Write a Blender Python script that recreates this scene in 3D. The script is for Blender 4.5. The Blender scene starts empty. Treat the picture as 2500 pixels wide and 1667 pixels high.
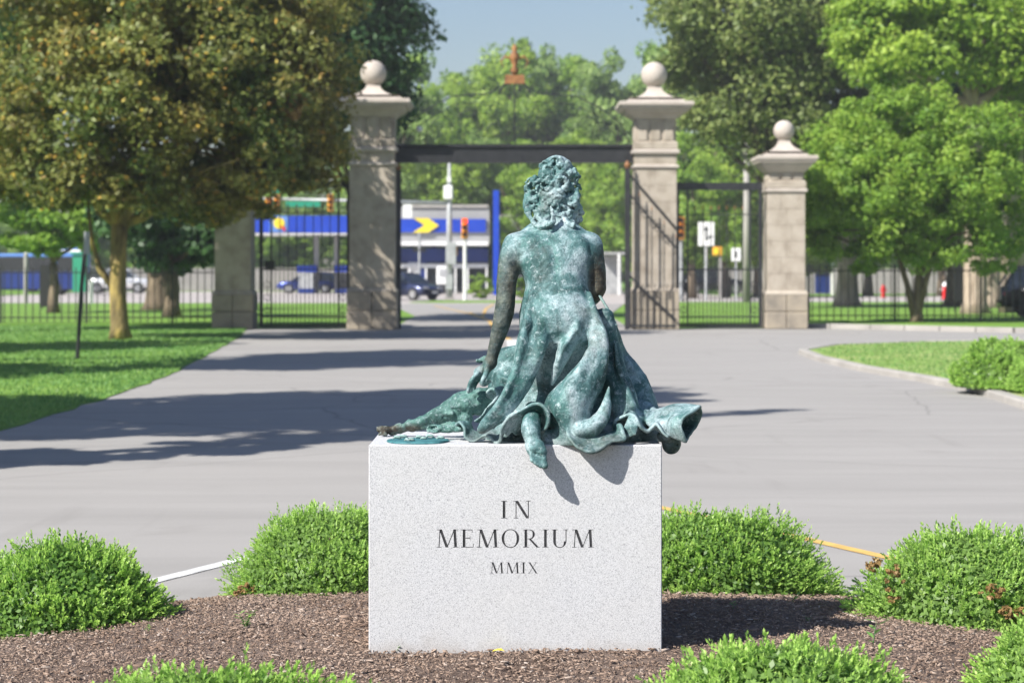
import bpy, bmesh, math, random
import numpy as np
from mathutils import Vector, Matrix
R = math.radians
rng = np.random.default_rng(7)
random.seed(7)
sc = bpy.context.scene
C = sc.collection

# ------------------------------------------------------------------ camera
F, CX, HY, HC = 4861.0, 1250.0, 670.0, 1.45       # focal length in photo pixels, centre column, horizon row, eye height
cam = bpy.data.objects.new('camera', bpy.data.cameras.new('camera')); C.objects.link(cam)
cam.location = (0, 0, HC); cam.rotation_euler = (R(90), 0, 0)
cam.data.sensor_width = 36.0; cam.data.lens = 36.0*F/2500.0
cam.data.shift_y = -(833.5-HY)/2500.0
cam.data.clip_start = 0.1; cam.data.clip_end = 5000
cam.data.dof.use_dof = True; cam.data.dof.focus_distance = 7.02; cam.data.dof.aperture_fstop = 4.8
sc.camera = cam

# ------------------------------------------------------------------ sky, sun, exposure
LDIR = Vector((0.836, 0.68, -1.0)).normalized()     # direction the sunlight travels
w = bpy.data.worlds.new('World'); sc.world = w; w.use_nodes = True
nt = w.node_tree; nt.nodes.clear()
sky = nt.nodes.new('ShaderNodeTexSky'); sky.sky_type = 'NISHITA'; sky.sun_disc = False
sky.sun_elevation = math.asin(-LDIR.z); sky.sun_rotation = math.atan2(-LDIR.x, -LDIR.y)
sky.air_density = 1.4; sky.dust_density = 1.1; sky.ozone_density = 2.2
bg = nt.nodes.new('ShaderNodeBackground'); bg.inputs['Strength'].default_value = 0.060
wo = nt.nodes.new('ShaderNodeOutputWorld')
tn = nt.nodes.new('ShaderNodeMix'); tn.data_type = 'RGBA'; tn.blend_type = 'MULTIPLY'; tn.inputs[0].default_value = 1.0
tn.inputs[7].default_value = (.92, .97, 1.16, 1); nt.links.new(sky.outputs[0], tn.inputs[6]); nt.links.new(tn.outputs[2], bg.inputs[0]); nt.links.new(bg.outputs[0], wo.inputs[0])
sun = bpy.data.lights.new('sun', 'SUN'); sun.energy = 5.0; sun.angle = R(0.53); sun.color = (1.0, 0.955, 0.88)
so = bpy.data.objects.new('sun', sun); C.objects.link(so); so.rotation_euler = LDIR.to_track_quat('-Z', 'Y').to_euler()
so.location = (-30, -30, 60)
sc.view_settings.view_transform = 'Standard'; sc.view_settings.look = 'None'
sc.view_settings.gamma = 1.0; sc.view_settings.use_curve_mapping = False; sc.view_settings.exposure = 0.84
sc.cycles.max_bounces = 6; sc.cycles.transparent_max_bounces = 6

# ------------------------------------------------------------------ helpers
def P(px, py, Y):
    return np.array([(px-CX)*Y/F, Y, HC-(py-HY)*Y/F])
def GX(px, Y): return (px-CX)*Y/F
def GZ(py, Y): return HC-(py-HY)*Y/F

def tag(o, label=None, cat=None, group=None, kind=None):
    if label: o['label'] = label
    if cat: o['category'] = cat
    if group: o['group'] = group
    if kind: o['kind'] = kind
    return o
def thing(name, label, cat, loc=(0,0,0), rz=0.0, group=None):
    o = bpy.data.objects.new(name, None); C.objects.link(o); o.empty_display_size = 0.2
    o.location = loc; o.rotation_euler = (0, 0, rz)
    return tag(o, label, cat, group)
def link(name, me, mat=None, parent=None, loc=None, rot=None):
    o = bpy.data.objects.new(name, me); C.objects.link(o)
    if mat is not None and not me.materials: me.materials.append(mat)
    if parent is not None: o.parent = parent
    if loc is not None: o.location = loc
    if rot is not None: o.rotation_euler = rot
    return o
def npmesh(name, v, f, smooth=False):
    """v (N,3), f (M,3|4) numpy arrays"""
    v = np.asarray(v, np.float32); f = np.asarray(f, np.int32)
    me = bpy.data.meshes.new(name); k = f.shape[1]
    me.vertices.add(len(v)); me.vertices.foreach_set('co', v.ravel())
    me.loops.add(f.size); me.loops.foreach_set('vertex_index', f.ravel())
    me.polygons.add(len(f)); me.polygons.foreach_set('loop_start', np.arange(0, f.size, k, dtype=np.int32))
    me.polygons.foreach_set('loop_total', np.full(len(f), k, np.int32))
    if smooth: me.polygons.foreach_set('use_smooth', np.ones(len(f), bool))
    me.update(calc_edges=True); me.validate()
    return me
def fattr(me, name, data):
    a = me.attributes.new(name, 'FLOAT', 'POINT'); a.data.foreach_set('value', np.asarray(data, np.float32))

class MB:
    """collects shapes into one mesh"""
    def __init__(s): s.v = []; s.f = []
    def add(s, vs, fs):
        n = len(s.v); s.v += [tuple(map(float, p)) for p in vs]; s.f += [tuple(i+n for i in q) for q in fs]; return s
    def box(s, c, d, rz=0.0, taper=1.0):
        cx, cy, cz = c; dx, dy, dz = d[0]/2, d[1]/2, d[2]/2; cs, sn = math.cos(rz), math.sin(rz); vs = []
        for z, t in ((-dz, 1.0), (dz, taper)):
            for x, y in ((-dx, -dy), (dx, -dy), (dx, dy), (-dx, dy)):
                x, y = x*t, y*t; vs.append((cx+x*cs-y*sn, cy+x*sn+y*cs, cz+z))
        return s.add(vs, [(3,2,1,0), (4,5,6,7), (0,1,5,4), (1,2,6,5), (2,3,7,6), (3,0,4,7)])
    def tube(s, pts, r, n=8, cap=True):
        pts = [Vector(p) for p in pts]; m = len(pts)
        rr = list(r) if hasattr(r, '__len__') else [r]*m; vs = []; ref = None
        for i, p in enumerate(pts):
            t = (pts[min(i+1, m-1)]-pts[max(i-1, 0)])
            t = t.normalized() if t.length > 1e-9 else Vector((0, 0, 1))
            if ref is None: ref = Vector((1, 0, 0)) if abs(t.x) < .9 else Vector((0, 1, 0))
            a = (ref-t*ref.dot(t)).normalized(); ref = a; b = t.cross(a)
            for k in range(n):
                an = 2*math.pi*k/n; vs.append(p+(a*math.cos(an)+b*math.sin(an))*rr[i])
        fs = [(i*n+k, i*n+(k+1) % n, (i+1)*n+(k+1) % n, (i+1)*n+k) for i in range(m-1) for k in range(n)]
        if cap: fs += [tuple(reversed(range(n))), tuple((m-1)*n+k for k in range(n))]
        return s.add(vs, fs)
    def lathe(s, prof, c=(0,0,0), n=24):
        vs = [(c[0]+r*math.cos(2*math.pi*k/n), c[1]+r*math.sin(2*math.pi*k/n), c[2]+z) for r, z in prof for k in range(n)]; m = len(prof)
        fs = [(i*n+k, i*n+(k+1) % n, (i+1)*n+(k+1) % n, (i+1)*n+k) for i in range(m-1) for k in range(n)]
        fs += [tuple(reversed(range(n))), tuple((m-1)*n+k for k in range(n))]
        return s.add(vs, fs)
    def sqstack(s, prof, c=(0,0,0)):
        """stack of squares (half width, z)"""
        vs = [(c[0]+a*x, c[1]+a*y, c[2]+z) for a, z in prof for x, y in ((-1,-1),(1,-1),(1,1),(-1,1))]; m = len(prof)
        fs = [(i*4+k, i*4+(k+1) % 4, (i+1)*4+(k+1) % 4, (i+1)*4+k) for i in range(m-1) for k in range(4)]
        fs += [(3,2,1,0), tuple((m-1)*4+k for k in range(4))]
        return s.add(vs, fs)
    def prism(s, poly, y0, y1):
        """poly in xz (counter-clockwise seen from -y), extruded along y from y0 (front) to y1"""
        n = len(poly); vs = [(x, y0, z) for x, z in poly]+[(x, y1, z) for x, z in poly]
        fs = [tuple(range(n)), tuple(reversed(range(n, 2*n)))]+[(i, i+n, (i+1) % n+n, (i+1) % n) for i in range(n)]
        return s.add(vs, fs)
    def slab(s, poly, z0, z1):
        n = len(poly); vs = [(x, y, z0) for x, y in poly]+[(x, y, z1) for x, y in poly]
        fs = [tuple(reversed(range(n))), tuple(range(n, 2*n))]+[(i, (i+1) % n, (i+1) % n+n, i+n) for i in range(n)]
        return s.add(vs, fs)
    def mesh(s, name, smooth=False, bevel=0.0):
        me = bpy.data.meshes.new(name); me.from_pydata(s.v, [], s.f)
        if bevel:
            bm = bmesh.new(); bm.from_mesh(me)
            bmesh.ops.bevel(bm, geom=[e for e in bm.edges if len(e.link_faces) == 2 and e.calc_face_angle(0) > .5],
                            offset=bevel, segments=1, affect='EDGES', clamp_overlap=True)
            bm.to_mesh(me); bm.free()
        if smooth: me.polygons.foreach_set('use_smooth', [True]*len(me.polygons))
        me.update(); return me
    def obj(s, name, mat, parent=None, smooth=False, bevel=0.0, loc=None, rot=None):
        return link(name, s.mesh(name, smooth, bevel), mat, parent, loc, rot)

# ---- materials
def mat(name, col=(.5,.5,.5), rough=.6, metal=0.0, spec=.5):
    m = bpy.data.materials.new(name); m.use_nodes = True
    b = m.node_tree.nodes['Principled BSDF']
    b.inputs['Base Color'].default_value = (*col, 1); b.inputs['Roughness'].default_value = rough
    b.inputs['Metallic'].default_value = metal; b.inputs['Specular IOR Level'].default_value = spec
    return m
def N(m, kind, **kw):
    n = m.node_tree.nodes.new(kind)
    for k, v in kw.items():
        if k.startswith('i_'): n.inputs[k[2:].replace('_', ' ')].default_value = v
        else: setattr(n, k, v)
    return n
def L(m, a, b): m.node_tree.links.new(a, b)
def BS(m): return m.node_tree.nodes['Principled BSDF']
def coords(m, scale=(1,1,1)):
    g = N(m, 'ShaderNodeNewGeometry'); mp = N(m, 'ShaderNodeMapping'); mp.inputs['Scale'].default_value = scale
    L(m, g.outputs['Position'], mp.inputs['Vector']); return mp.outputs[0]
def noise(m, co, scale, detail=4, rough=.55, dist=0.0):
    n = N(m, 'ShaderNodeTexNoise'); n.inputs['Scale'].default_value = scale; n.inputs['Detail'].default_value = detail
    n.inputs['Roughness'].default_value = rough; n.inputs['Distortion'].default_value = dist
    L(m, co, n.inputs['Vector']); return n.outputs['Fac']
def ramp(m, fac, stops, interp='LINEAR'):
    r = N(m, 'ShaderNodeValToRGB'); cr = r.color_ramp; cr.interpolation = interp
    while len(cr.elements) < len(stops): cr.elements.new(.5)
    for e, (p, c) in zip(cr.elements, stops):
        e.position = p; e.color = (*c, 1) if len(c) == 3 else c
    L(m, fac, r.inputs[0]); return r.outputs[0]
def mix(m, fac, a, b, mode='MIX'):
    x = N(m, 'ShaderNodeMix', data_type='RGBA', blend_type=mode)
    for v, s in ((fac, x.inputs[0]), (a, x.inputs[6]), (b, x.inputs[7])):
        if hasattr(v, 'links') or hasattr(v, 'is_output'): L(m, v, s)
        else: s.default_value = (*v, 1) if isinstance(v, tuple) and len(v) == 3 else v
    return x.outputs[2]
def bump(m, h, strength=.3, dist=.01, nrm=None):
    b = N(m, 'ShaderNodeBump'); b.inputs['Strength'].default_value = strength; b.inputs['Distance'].default_value = dist
    L(m, h, b.inputs['Height'])
    if nrm is not None: L(m, nrm, b.inputs['Normal'])
    return b.outputs[0]
def noisy(name, stops, scale=4.0, rough=.8, bscale=40.0, bstr=.2, bdist=.01, cs=(1,1,1), spec=.3, detail=5, metal=0.0):
    m = mat(name, rough=rough, spec=spec, metal=metal); co = coords(m, cs)
    L(m, ramp(m, noise(m, co, scale, detail), stops), BS(m).inputs['Base Color'])
    L(m, bump(m, noise(m, co, bscale, 3), bstr, bdist), BS(m).inputs['Normal'])
    return m
def leafmat(name, stops, trans=.35, rough=.5):
    m = mat(name, rough=rough, spec=.35); nt = m.node_tree
    a = N(m, 'ShaderNodeAttribute', attribute_name='tone'); oi = N(m, 'ShaderNodeObjectInfo')
    col = ramp(m, a.outputs['Fac'], stops)
    co = coords(m); big = noise(m, co, .55, 2)
    col = mix(m, ramp(m, big, [(.35, (0,0,0)), (.7, (.35,.35,.35))]), col, stops[-1][1])
    L(m, col, BS(m).inputs['Base Color'])
    t = N(m, 'ShaderNodeBsdfTranslucent'); L(m, col, t.inputs[0])
    mx = N(m, 'ShaderNodeMixShader'); mx.inputs[0].default_value = trans
    L(m, BS(m).outputs[0], mx.inputs[1]); L(m, t.outputs[0], mx.inputs[2])
    L(m, mx.outputs[0], nt.nodes['Material Output'].inputs[0])
    return m

M = {}
M['iron'] = noisy('black_iron_paint', [(.3,(.012,.013,.015)), (.7,(.028,.029,.032))], 6, .45, 60, .1, .002, spec=.5)
M['stone'] = noisy('weathered_limestone', [(.25,(.26,.22,.175)), (.5,(.39,.34,.28)), (.8,(.47,.42,.355))], 3.0, .9, 30, .5, .01)
M['stone2'] = noisy('stained_limestone', [(.2,(.13,.12,.11)), (.5,(.33,.285,.225)), (.8,(.45,.38,.28))], 1.6, .9, 30, .5, .01)
M['stonecap'] = noisy('smooth_limestone', [(.25,(.38,.33,.29)), (.75,(.52,.47,.42))], 2.5, .85, 40, .2, .005)
M['rust'] = noisy('gilded_rusty_iron', [(.3,(.16,.07,.03)), (.7,(.34,.16,.06))], 8, .6)
M['bark'] = noisy('grey_brown_bark', [(.25,(.06,.045,.03)), (.55,(.17,.13,.09)), (.8,(.3,.24,.17))], 3, .9, 9, .8, .05, cs=(3,3,.7))
M['barky'] = noisy('lichen_bark', [(.28,(.07,.055,.03)), (.5,(.22,.17,.07)), (.75,(.5,.37,.11))], 2.2, .9, 9, .8, .05, cs=(2,2,.7))
M['barkp'] = noisy('pale_bark', [(.25,(.2,.15,.11)), (.75,(.48,.39,.31))], 3, .9, 9, .8, .05, cs=(3,3,.5))
M['chrome'] = mat('bright_steel', (.6,.6,.62), .25, .9)
M['white'] = noisy('white_paint', [(.3,(.66,.66,.66)), (.7,(.8,.8,.79))], 3, .5)
M['galv'] = noisy('galvanised_steel', [(.3,(.3,.31,.32)), (.7,(.48,.49,.5))], 3, .5, metal=.2)
M['glass'] = mat('dark_glass', (.015,.02,.025), .06, 0.0, .8)
M['tyre'] = mat('rubber', (.02,.02,.02), .8)
M['blue'] = noisy('royal_blue_panel', [(.3,(.008,.04,.36)), (.7,(.012,.06,.46))], .6, .35)
M['blue2'] = noisy('dark_blue_panel', [(.3,(.006,.02,.13)), (.7,(.012,.035,.2))], .6, .4)
M['lblue'] = mat('light_blue_panel', (.10,.22,.55), .4)
M['yellow'] = mat('yellow_panel', (.72,.56,.03), .4)
M['sigy'] = mat('signal_yellow', (.75,.33,.03), .4)
M['black'] = mat('black_plastic', (.012,.012,.013), .5)
M['red'] = noisy('red_paint', [(.3,(.5,.012,.015)), (.7,(.62,.02,.02))], 5, .4)
M['green'] = mat('green_panel', (.01,.26,.13), .5)
M['wall'] = noisy('pale_grey_cladding', [(.3,(.27,.27,.275)), (.7,(.34,.34,.34))], .5, .7)
M['conc'] = noisy('pale_concrete', [(.3,(.27,.255,.24)), (.7,(.38,.36,.335))], 1.2, .9, 30, .3, .005)
M['soilwall'] = noisy('grey_block_wall', [(.3,(.24,.22,.22)), (.7,(.34,.31,.31))], .5, .9)
def carpaint(name, c): return mat(name, c, .22, .35, .6)

# leaves: smooth tone ramps from deep to bright
M['lf_bush'] = leafmat('boxwood_leaf', [(0,(.07,.16,.035)), (.45,(.29,.51,.09)), (.85,(.50,.72,.16)), (1,(.54,.72,.25))], .48, .4)
M['lf_maple'] = leafmat('bronze_green_maple_leaf', [(0,(.03,.055,.018)), (.45,(.165,.235,.055)), (.86,(.36,.41,.12)), (.94,(.62,.48,.07)), (1,(.52,.30,.09))], .45)
M['lf_dark'] = leafmat('deep_green_leaf', [(0,(.018,.045,.018)), (.6,(.05,.12,.04)), (1,(.09,.19,.055))], .3)
M['lf_bright'] = leafmat('fresh_green_leaf', [(0,(.07,.18,.025)), (.5,(.22,.39,.045)), (1,(.42,.56,.09))], .5)
M['lf_lime'] = leafmat('lime_green_leaf', [(0,(.06,.15,.02)), (.5,(.23,.38,.04)), (1,(.44,.57,.09))], .45)
M['lf_olive'] = leafmat('olive_green_leaf', [(0,(.055,.09,.025)), (.5,(.17,.24,.06)), (1,(.34,.38,.12))], .42)
M['lf_far'] = leafmat('soft_green_leaf', [(0,(.06,.13,.03)), (.5,(.19,.32,.07)), (1,(.38,.50,.15))], .45)
M['lf_brown'] = leafmat('dried_brown_leaf', [(0,(.12,.07,.03)), (.6,(.28,.17,.07)), (1,(.5,.36,.14))], .3)
M['lf_weed'] = leafmat('weed_leaf', [(0,(.06,.17,.05)), (.6,(.16,.33,.09)), (1,(.35,.5,.12))], .35)
# ------------------------------------------------------------------ ground, roads, lawns
g = M['asphalt'] = mat('worn_pale_asphalt', rough=.92, spec=.15)
co = coords(g)
c1 = ramp(g, noise(g, coords(g, (.25,1,1)), .5, 4), [(.3,(.25,.24,.231)), (.7,(.31,.298,.287))])
c1 = mix(g, .5, c1, ramp(g, noise(g, coords(g, (.12,.9,1)), 2.2, 3), [(.3,(.232,.222,.211)), (.6,(.335,.320,.305))]))
c1 = mix(g, .35, c1, ramp(g, noise(g, co, 180, 3), [(.35,(.16,.155,.15)), (.6,(.38,.37,.36))]))
ck = N(g, 'ShaderNodeTexVoronoi', feature='DISTANCE_TO_EDGE'); ck.inputs['Scale'].default_value = .23
dn = N(g, 'ShaderNodeTexNoise'); dn.inputs['Scale'].default_value = 1.2; L(g, co, dn.inputs['Vector'])
ad = N(g, 'ShaderNodeMix', data_type='VECTOR'); ad.inputs[0].default_value = .22; L(g, co, ad.inputs[4]); L(g, dn.outputs['Color'], ad.inputs[5])
L(g, ad.outputs[1], ck.inputs['Vector'])
c1 = mix(g, ramp(g, ck.outputs['Distance'], [(0,(.55,.55,.55)), (.004,(0,0,0))]), c1, (.15,.145,.14))
c1 = mix(g, ramp(g, noise(g, coords(g, (.5,.5,1)), 1.1, 4, .6, 1.0), [(.60,(0,0,0)), (.72,(.35,.35,.35))]), c1, (.17,.16,.15))
c1 = mix(g, ramp(g, noise(g, coords(g, (1,.12,1)), 3.1, 3), [(.62,(0,0,0)), (.75,(.25,.25,.25))]), c1, (.2,.19,.18))
L(g, c1, BS(g).inputs['Base Color']); L(g, bump(g, noise(g, co, 260, 3), .35, .004), BS(g).inputs['Normal'])
M['street'] = noisy('light_street_concrete', [(.3,(.33,.3,.285)), (.7,(.42,.385,.365))], .4, .9, 60, .2, .005)
g = M['grass'] = mat('mown_grass', rough=.85, spec=.2); co = coords(g)
c1 = ramp(g, noise(g, co, .45, 5), [(.3,(.09,.19,.028)), (.55,(.16,.29,.042)), (.8,(.25,.34,.09))])
c1 = mix(g, .4, c1, ramp(g, noise(g, co, 22, 4), [(.3,(.07,.15,.026)), (.7,(.18,.30,.055))]))
L(g, c1, BS(g).inputs['Base Color']); L(g, bump(g, noise(g, co, 30, 4), .4, .03), BS(g).inputs['Normal'])
M['paintw'] = noisy('white_road_paint', [(.3,(.42,.42,.41)), (.5,(.60,.60,.60)), (.62,(.66,.66,.66))], 9, .7, 200, .2, .002)
M['painty'] = noisy('yellow_road_paint', [(.3,(.45,.29,.10)), (.62,(.64,.41,.12))], 9, .7, 200, .2, .002)
g = M['mulchbase'] = mat('shredded_bark_soil', rough=.95, spec=.1); co = coords(g)
c1 = ramp(g, noise(g, co, 28, 6, .7), [(.28,(.08,.056,.045)), (.5,(.22,.165,.135)), (.7,(.36,.295,.255))])
c1 = mix(g, .5, c1, ramp(g, noise(g, co, 2.2, 3), [(.3,(.09,.058,.045)), (.7,(.27,.21,.18))]))
L(g, c1, BS(g).inputs['Base Color']); L(g, bump(g, noise(g, co, 45, 6, .7), 1.0, .03), BS(g).inputs['Normal'])

g = M['drygrass'] = mat('dry_thin_grass', rough=.9, spec=.15); co = coords(g)
c1 = ramp(g, noise(g, coords(g, (.5,1,1)), .8, 5), [(.32,(.14,.24,.05)), (.5,(.23,.32,.09)), (.68,(.36,.36,.16))])
c1 = mix(g, .35, c1, ramp(g, noise(g, co, 22, 4), [(.3,(.11,.19,.04)), (.7,(.3,.37,.12))])); L(g, c1, BS(g).inputs['Base Color'])
def struct(o): o['kind'] = 'structure'; return o
struct(MB().slab([(-900,-60),(900,-60),(900,1600),(-900,1600)], -.3, -.02).obj('ground', M['grass']))
# the drive: a wide apron, running through the gate to the street
struct(MB().slab([(-60,-12),(60,-12),(60,53.6),(-60,53.6)], -.15, 0.0).obj('drive', M['asphalt']))
road = [(-3.2,53.6),(3.2,53.6),(3.4,70),(5.5,98),(-6.0,98),(-3.4,70)]
struct(MB().slab(road, -.15, 0.0).obj('road', M['asphalt']))
struct(MB().slab([(-200,98),(200,98),(200,132),(-200,132)], -.15, 0.006).obj('street', M['street']))
struct(MB().slab([(-34,132),(14,132),(14,165),(-34,165)], -.15, 0.03).obj('forecourt', M['street']))

def wavy(pts, n=8, amp=.05):
    out = []
    for (a, b) in zip(pts[:-1], pts[1:]):
        for i in range(n):
            t = i/n; out.append((a[0]+(b[0]-a[0])*t+random.uniform(-amp, amp), a[1]+(b[1]-a[1])*t))
    return out+[pts[-1]]
le = [(-4.9,-4),(-4.78,12),(-4.76,18.5),(-4.74,24.3),(-5.0,30),(-5.72,39),(-6.3,46),(-7.0,52.6)]
def grass_slab(poly, z1, name='lawn'): return struct(MB().slab(poly, -.1, z1).obj(name, M['grass']))
grass_slab(wavy(le)+[(-7.2,56.2),(-60,56.2),(-60,-4)], .012)
# right island with kerb
isl = [(60,42.6),(12,42.3),(8.5,41.2),(6.4,39.4),(5.35,36.6),(5.2,33.5),(5.3,30),(5.6,27),(5.75,24.5),(5.6,21.5),(5.5,18),(5.6,10),(60,10)]
grass_slab(isl, .065, 'grass_island').data.materials[0] = M['drygrass']
grass_slab([(7.6,54.15),(9.5,52.6),(12.5,49.6),(16,48.8),(60,48.4),(60,97),(7.6,97)], .115, 'lawn')
grass_slab([(-7.3,56.2),(-60,56.2),(-60,97),(-8,97),(-4.2,72),(-3.9,56.2)], .06, 'verge')
grass_slab([(3.9,56.2),(7.6,56.2),(7.6,97),(6.2,97),(4.2,72)], .08, 'verge')
grass_slab([(-60,165),(60,165),(60,172),(-60,172)], .06, 'verge')
grass_slab([(-5.2,101),(1.5,101),(1.0,107),(-4.0,107.5)], .05, 'traffic_island')
def kerb(path, name, h=.12, wd=.16, seg=1.0, parent=None):
    """kerb stones laid end to end"""
    root = struct(bpy.data.objects.new(name, None)); C.objects.link(root)
    pts = [Vector((x, y, 0)) for x, y in path]; d = 0; out = [pts[0]]
    for a, b in zip(pts[:-1], pts[1:]):
        ln = (b-a).length; k = max(1, int(round(ln/seg)))
        for i in range(1, k+1): out.append(a.lerp(b, i/k))
    for a, b in zip(out[:-1], out[1:]):
        m = (a+b)/2; ln = (b-a).length
        MB().box((0,0,0), (ln-.02, wd, h+.08), 0).obj('kerb_stone', M['conc'], root, bevel=.015, loc=(m.x, m.y, (h-.08)/2), rot=(0,0,math.atan2((b-a).y, (b-a).x)))
    return root
kerb([(14,42.45),(12,42.3),(8.5,41.2),(6.4,39.4),(5.35,36.6),(5.2,33.5),(5.3,30),(5.6,27),(5.75,24.5),(5.6,21.5),(5.5,18)], 'kerb', .085, .16)
kerb([(7.6,54.1),(9.5,52.55),(12.5,49.5),(16,48.7)], 'kerb', .13, .18)
kerb([(7.6,54.1),(6.95,53.6)], 'kerb', .1, .2)
# concrete ramp slab behind the kerb by the hedge
struct(MB().slab([(5.85,23.4),(5.85,26.6),(6.2,27.2),(7.0,27.2),(7.0,23.4)], .0, .07).obj('pavement', M['conc']))

def line(path, wd, name, mt, z=.004):
    v = []; f = []; pts = [Vector((x, y, 0)) for x, y in path]
    for i, p in enumerate(pts):
        t = (pts[min(i+1, len(pts)-1)]-pts[max(i-1, 0)]).normalized(); n = Vector((-t.y, t.x, 0))*wd/2
        v += [(*(p-n).xy, z), (*(p+n).xy, z)]
    f = [(2*i, 2*i+2, 2*i+3, 2*i+1) for i in range(len(pts)-1)]
    return struct(MB().add(v, f).obj(name, mt))
line([(-2.0,8.7),(-1.645,9.52),(-1.377,10.14),(-.2,12.86)], .085, 'white_lane_line', M['paintw'])
line([(2.1,9.8),(1.845,10.37),(1.58,10.98),(.93,12.37),(.24,13.9)], .085, 'yellow_lane_line', M['painty'])
line([(.24,13.9),(.1,41),(-.45,52),(-.7,62),(-1.6,76)], .12, 'yellow_lane_line', M['painty'])
line([(-.7,62),(-1.6,74),(-3.6,92)], .12, 'yellow_lane_line', M['painty'], .008)
line([(-1.0,66),(-1.1,84),(-.9,96)], .12, 'yellow_lane_line', M['painty'], .012)
line([(.1,38),(.05,44)], .35, 'white_lane_line', M['paintw'], .008)

# ------------------------------------------------------------------ planted island: mound and mulch
MC = (0.1, 6.8); MR = 2.52
def mound_z(x, y):
    r = np.hypot(x-MC[0], y-MC[1])/MR; n = .5*np.sin(x*2.3+1)*np.sin(y*1.9)+.5*np.sin(x*5.1)*np.sin(y*4.3+2)
    return np.where(r < 1, .13*(1-r**4)+.018*n*(1-r**2), 0)
na, nr = 160, 70
rr = np.linspace(0, 1, nr)**.8; aa = np.linspace(0, 2*np.pi, na, endpoint=False)
RR, AA = np.meshgrid(rr, aa, indexing='ij'); edge = 1+.012*np.sin(AA*7)+.008*np.sin(AA*17+1)
X = MC[0]+RR*MR*np.cos(AA)*edge; Y = MC[1]+RR*MR*np.sin(AA)*edge; Z = mound_z(X, Y)+.003+rng.normal(0, .003, X.shape)*(RR < .98)
i, j = np.meshgrid(np.arange(nr-1), np.arange(na), indexing='ij'); j2 = (j+1) % na
q = np.stack([i*na+j, (i+1)*na+j, (i+1)*na+j2, i*na+j2], -1).reshape(-1, 4)
mm = npmesh('planting_bed', np.stack([X, Y, Z], -1).reshape(-1, 3), q, True)
struct(link('planting_bed', mm, M['mulchbase']))
# shredded bark: thin splintery chips lying about (a thin box with its lit faces)
def chips(n, lo, hi, lift=.0):
    x = rng.uniform(-2.6, 2.8, n*3); y = rng.uniform(5.4, 9.4, n*3)
    ok = (np.hypot(x-MC[0], y-MC[1]) < MR*.985) & ~((abs(x-.012) < .5) & (y > 6.95) & (y < 7.53)); x = x[ok][:n]; y = y[ok][:n]; n = len(x)
    z = mound_z(x, y)+.006+lift+rng.uniform(0, .006, n)
    l = rng.uniform(lo, hi, n)*rng.uniform(.5, 1, n); wd = l*rng.uniform(.12, .38, n); t = rng.uniform(.001, .004, n)
    az = rng.uniform(0, 2*np.pi, n); ti = rng.normal(0, .22, n); ro = rng.normal(0, .3, n)
    u = np.stack([np.cos(az)*np.cos(ti), np.sin(az)*np.cos(ti), np.sin(ti)], -1)
    s = np.stack([-np.sin(az)*np.cos(ro), np.cos(az)*np.cos(ro), np.sin(ro)], -1); nn = np.cross(u, s)
    c = np.stack([x, y, z], -1); V = []
    for a, b, e in ((-1,-.6,0),(1,-.35,0),(.8,.5,0),(-.9,.45,0),(-1,-.6,1),(1,-.35,1),(.8,.5,1),(-.9,.45,1)):
        V.append(c+u*(a*l/2)[:, None]+s*(b*wd)[:, None]+nn*(e*t)[:, None])
    V = np.stack(V, 1).reshape(-1, 3); base = (np.arange(n)*8)[:, None, None]
    Fq = (base+np.array([[4,5,6,7],[0,1,5,4],[1,2,6,5],[2,3,7,6],[3,0,4,7]])[None]).reshape(-1, 4)
    return V, Fq, np.repeat(rng.uniform(0, 1, n), 8)
v1, f1, t1 = chips(60000, .006, .022); v2, f2, t2 = chips(4500, .015, .045, .003)
me = npmesh('bark_mulch', np.concatenate([v1, v2]), np.concatenate([f1, f2+len(v1)])); fattr(me, 'tone', np.concatenate([t1, t2]))
g = M['chip'] = mat('bark_chip', rough=.9, spec=.15)
a = N(g, 'ShaderNodeAttribute', attribute_name='tone')
L(g, mix(g, .35, ramp(g, a.outputs['Fac'], [(0,(.12,.08,.058)), (.45,(.24,.168,.122)), (.82,(.34,.25,.19)), (.95,(.42,.34,.28)), (1,(.55,.49,.44))]),
         ramp(g, noise(g, coords(g), 1.6, 3), [(.35,(.13,.085,.067)), (.7,(.33,.26,.225))])), BS(g).inputs['Base Color'])
tag(link('bark_mulch', me, g), 'shredded brown bark mulch covering the round planting bed', 'mulch', kind='stuff')

# grass blades on the lawns (short tufts, only where they can be told)
def blades(n, fn, zb, h, name, label):
    x, y = fn(n); n = len(x); az = rng.uniform(0, 2*np.pi, n); hh = h*rng.uniform(.5, 1.2, n); wd = .012+.0004*y
    c = np.stack([x, y, np.full(n, zb)], -1); u = np.stack([np.cos(az), np.sin(az), az*0], -1)
    lean = np.stack([rng.normal(0, .4, n), rng.normal(0, .4, n), np.ones(n)], -1)*hh[:, None]
    V = np.stack([c-u*wd[:, None]*.5, c+u*wd[:, None]*.5, c+lean], 1).reshape(-1, 3)
    me = npmesh(name, V, np.arange(3*n).reshape(-1, 3)); fattr(me, 'tone', np.repeat(rng.uniform(.15, .8, n), 3))
    tag(link(name, me, M['lf_weed']), label, 'grass', kind='stuff')
def reg_left(n):
    y = rng.uniform(17.5, 56, n)**1.0; xe = np.interp(y, [p[1] for p in le], [p[0] for p in le]); x = xe-.03-rng.uniform(0, 1, n)**1.3*9.5
    return x, y
blades(60000, reg_left, .01, .05, 'grass_tufts', 'short mown grass tufts on the lawn left of the drive')
def reg_right(n):
    y = rng.uniform(22, 41, n); xe = np.interp(y, [22,24.5,27,30,33.5,36.6,39.4,41.2], [5.8,5.95,5.8,5.5,5.4,5.55,6.6,8.7]); return xe+rng.uniform(0, 1, n)*6, y
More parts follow.
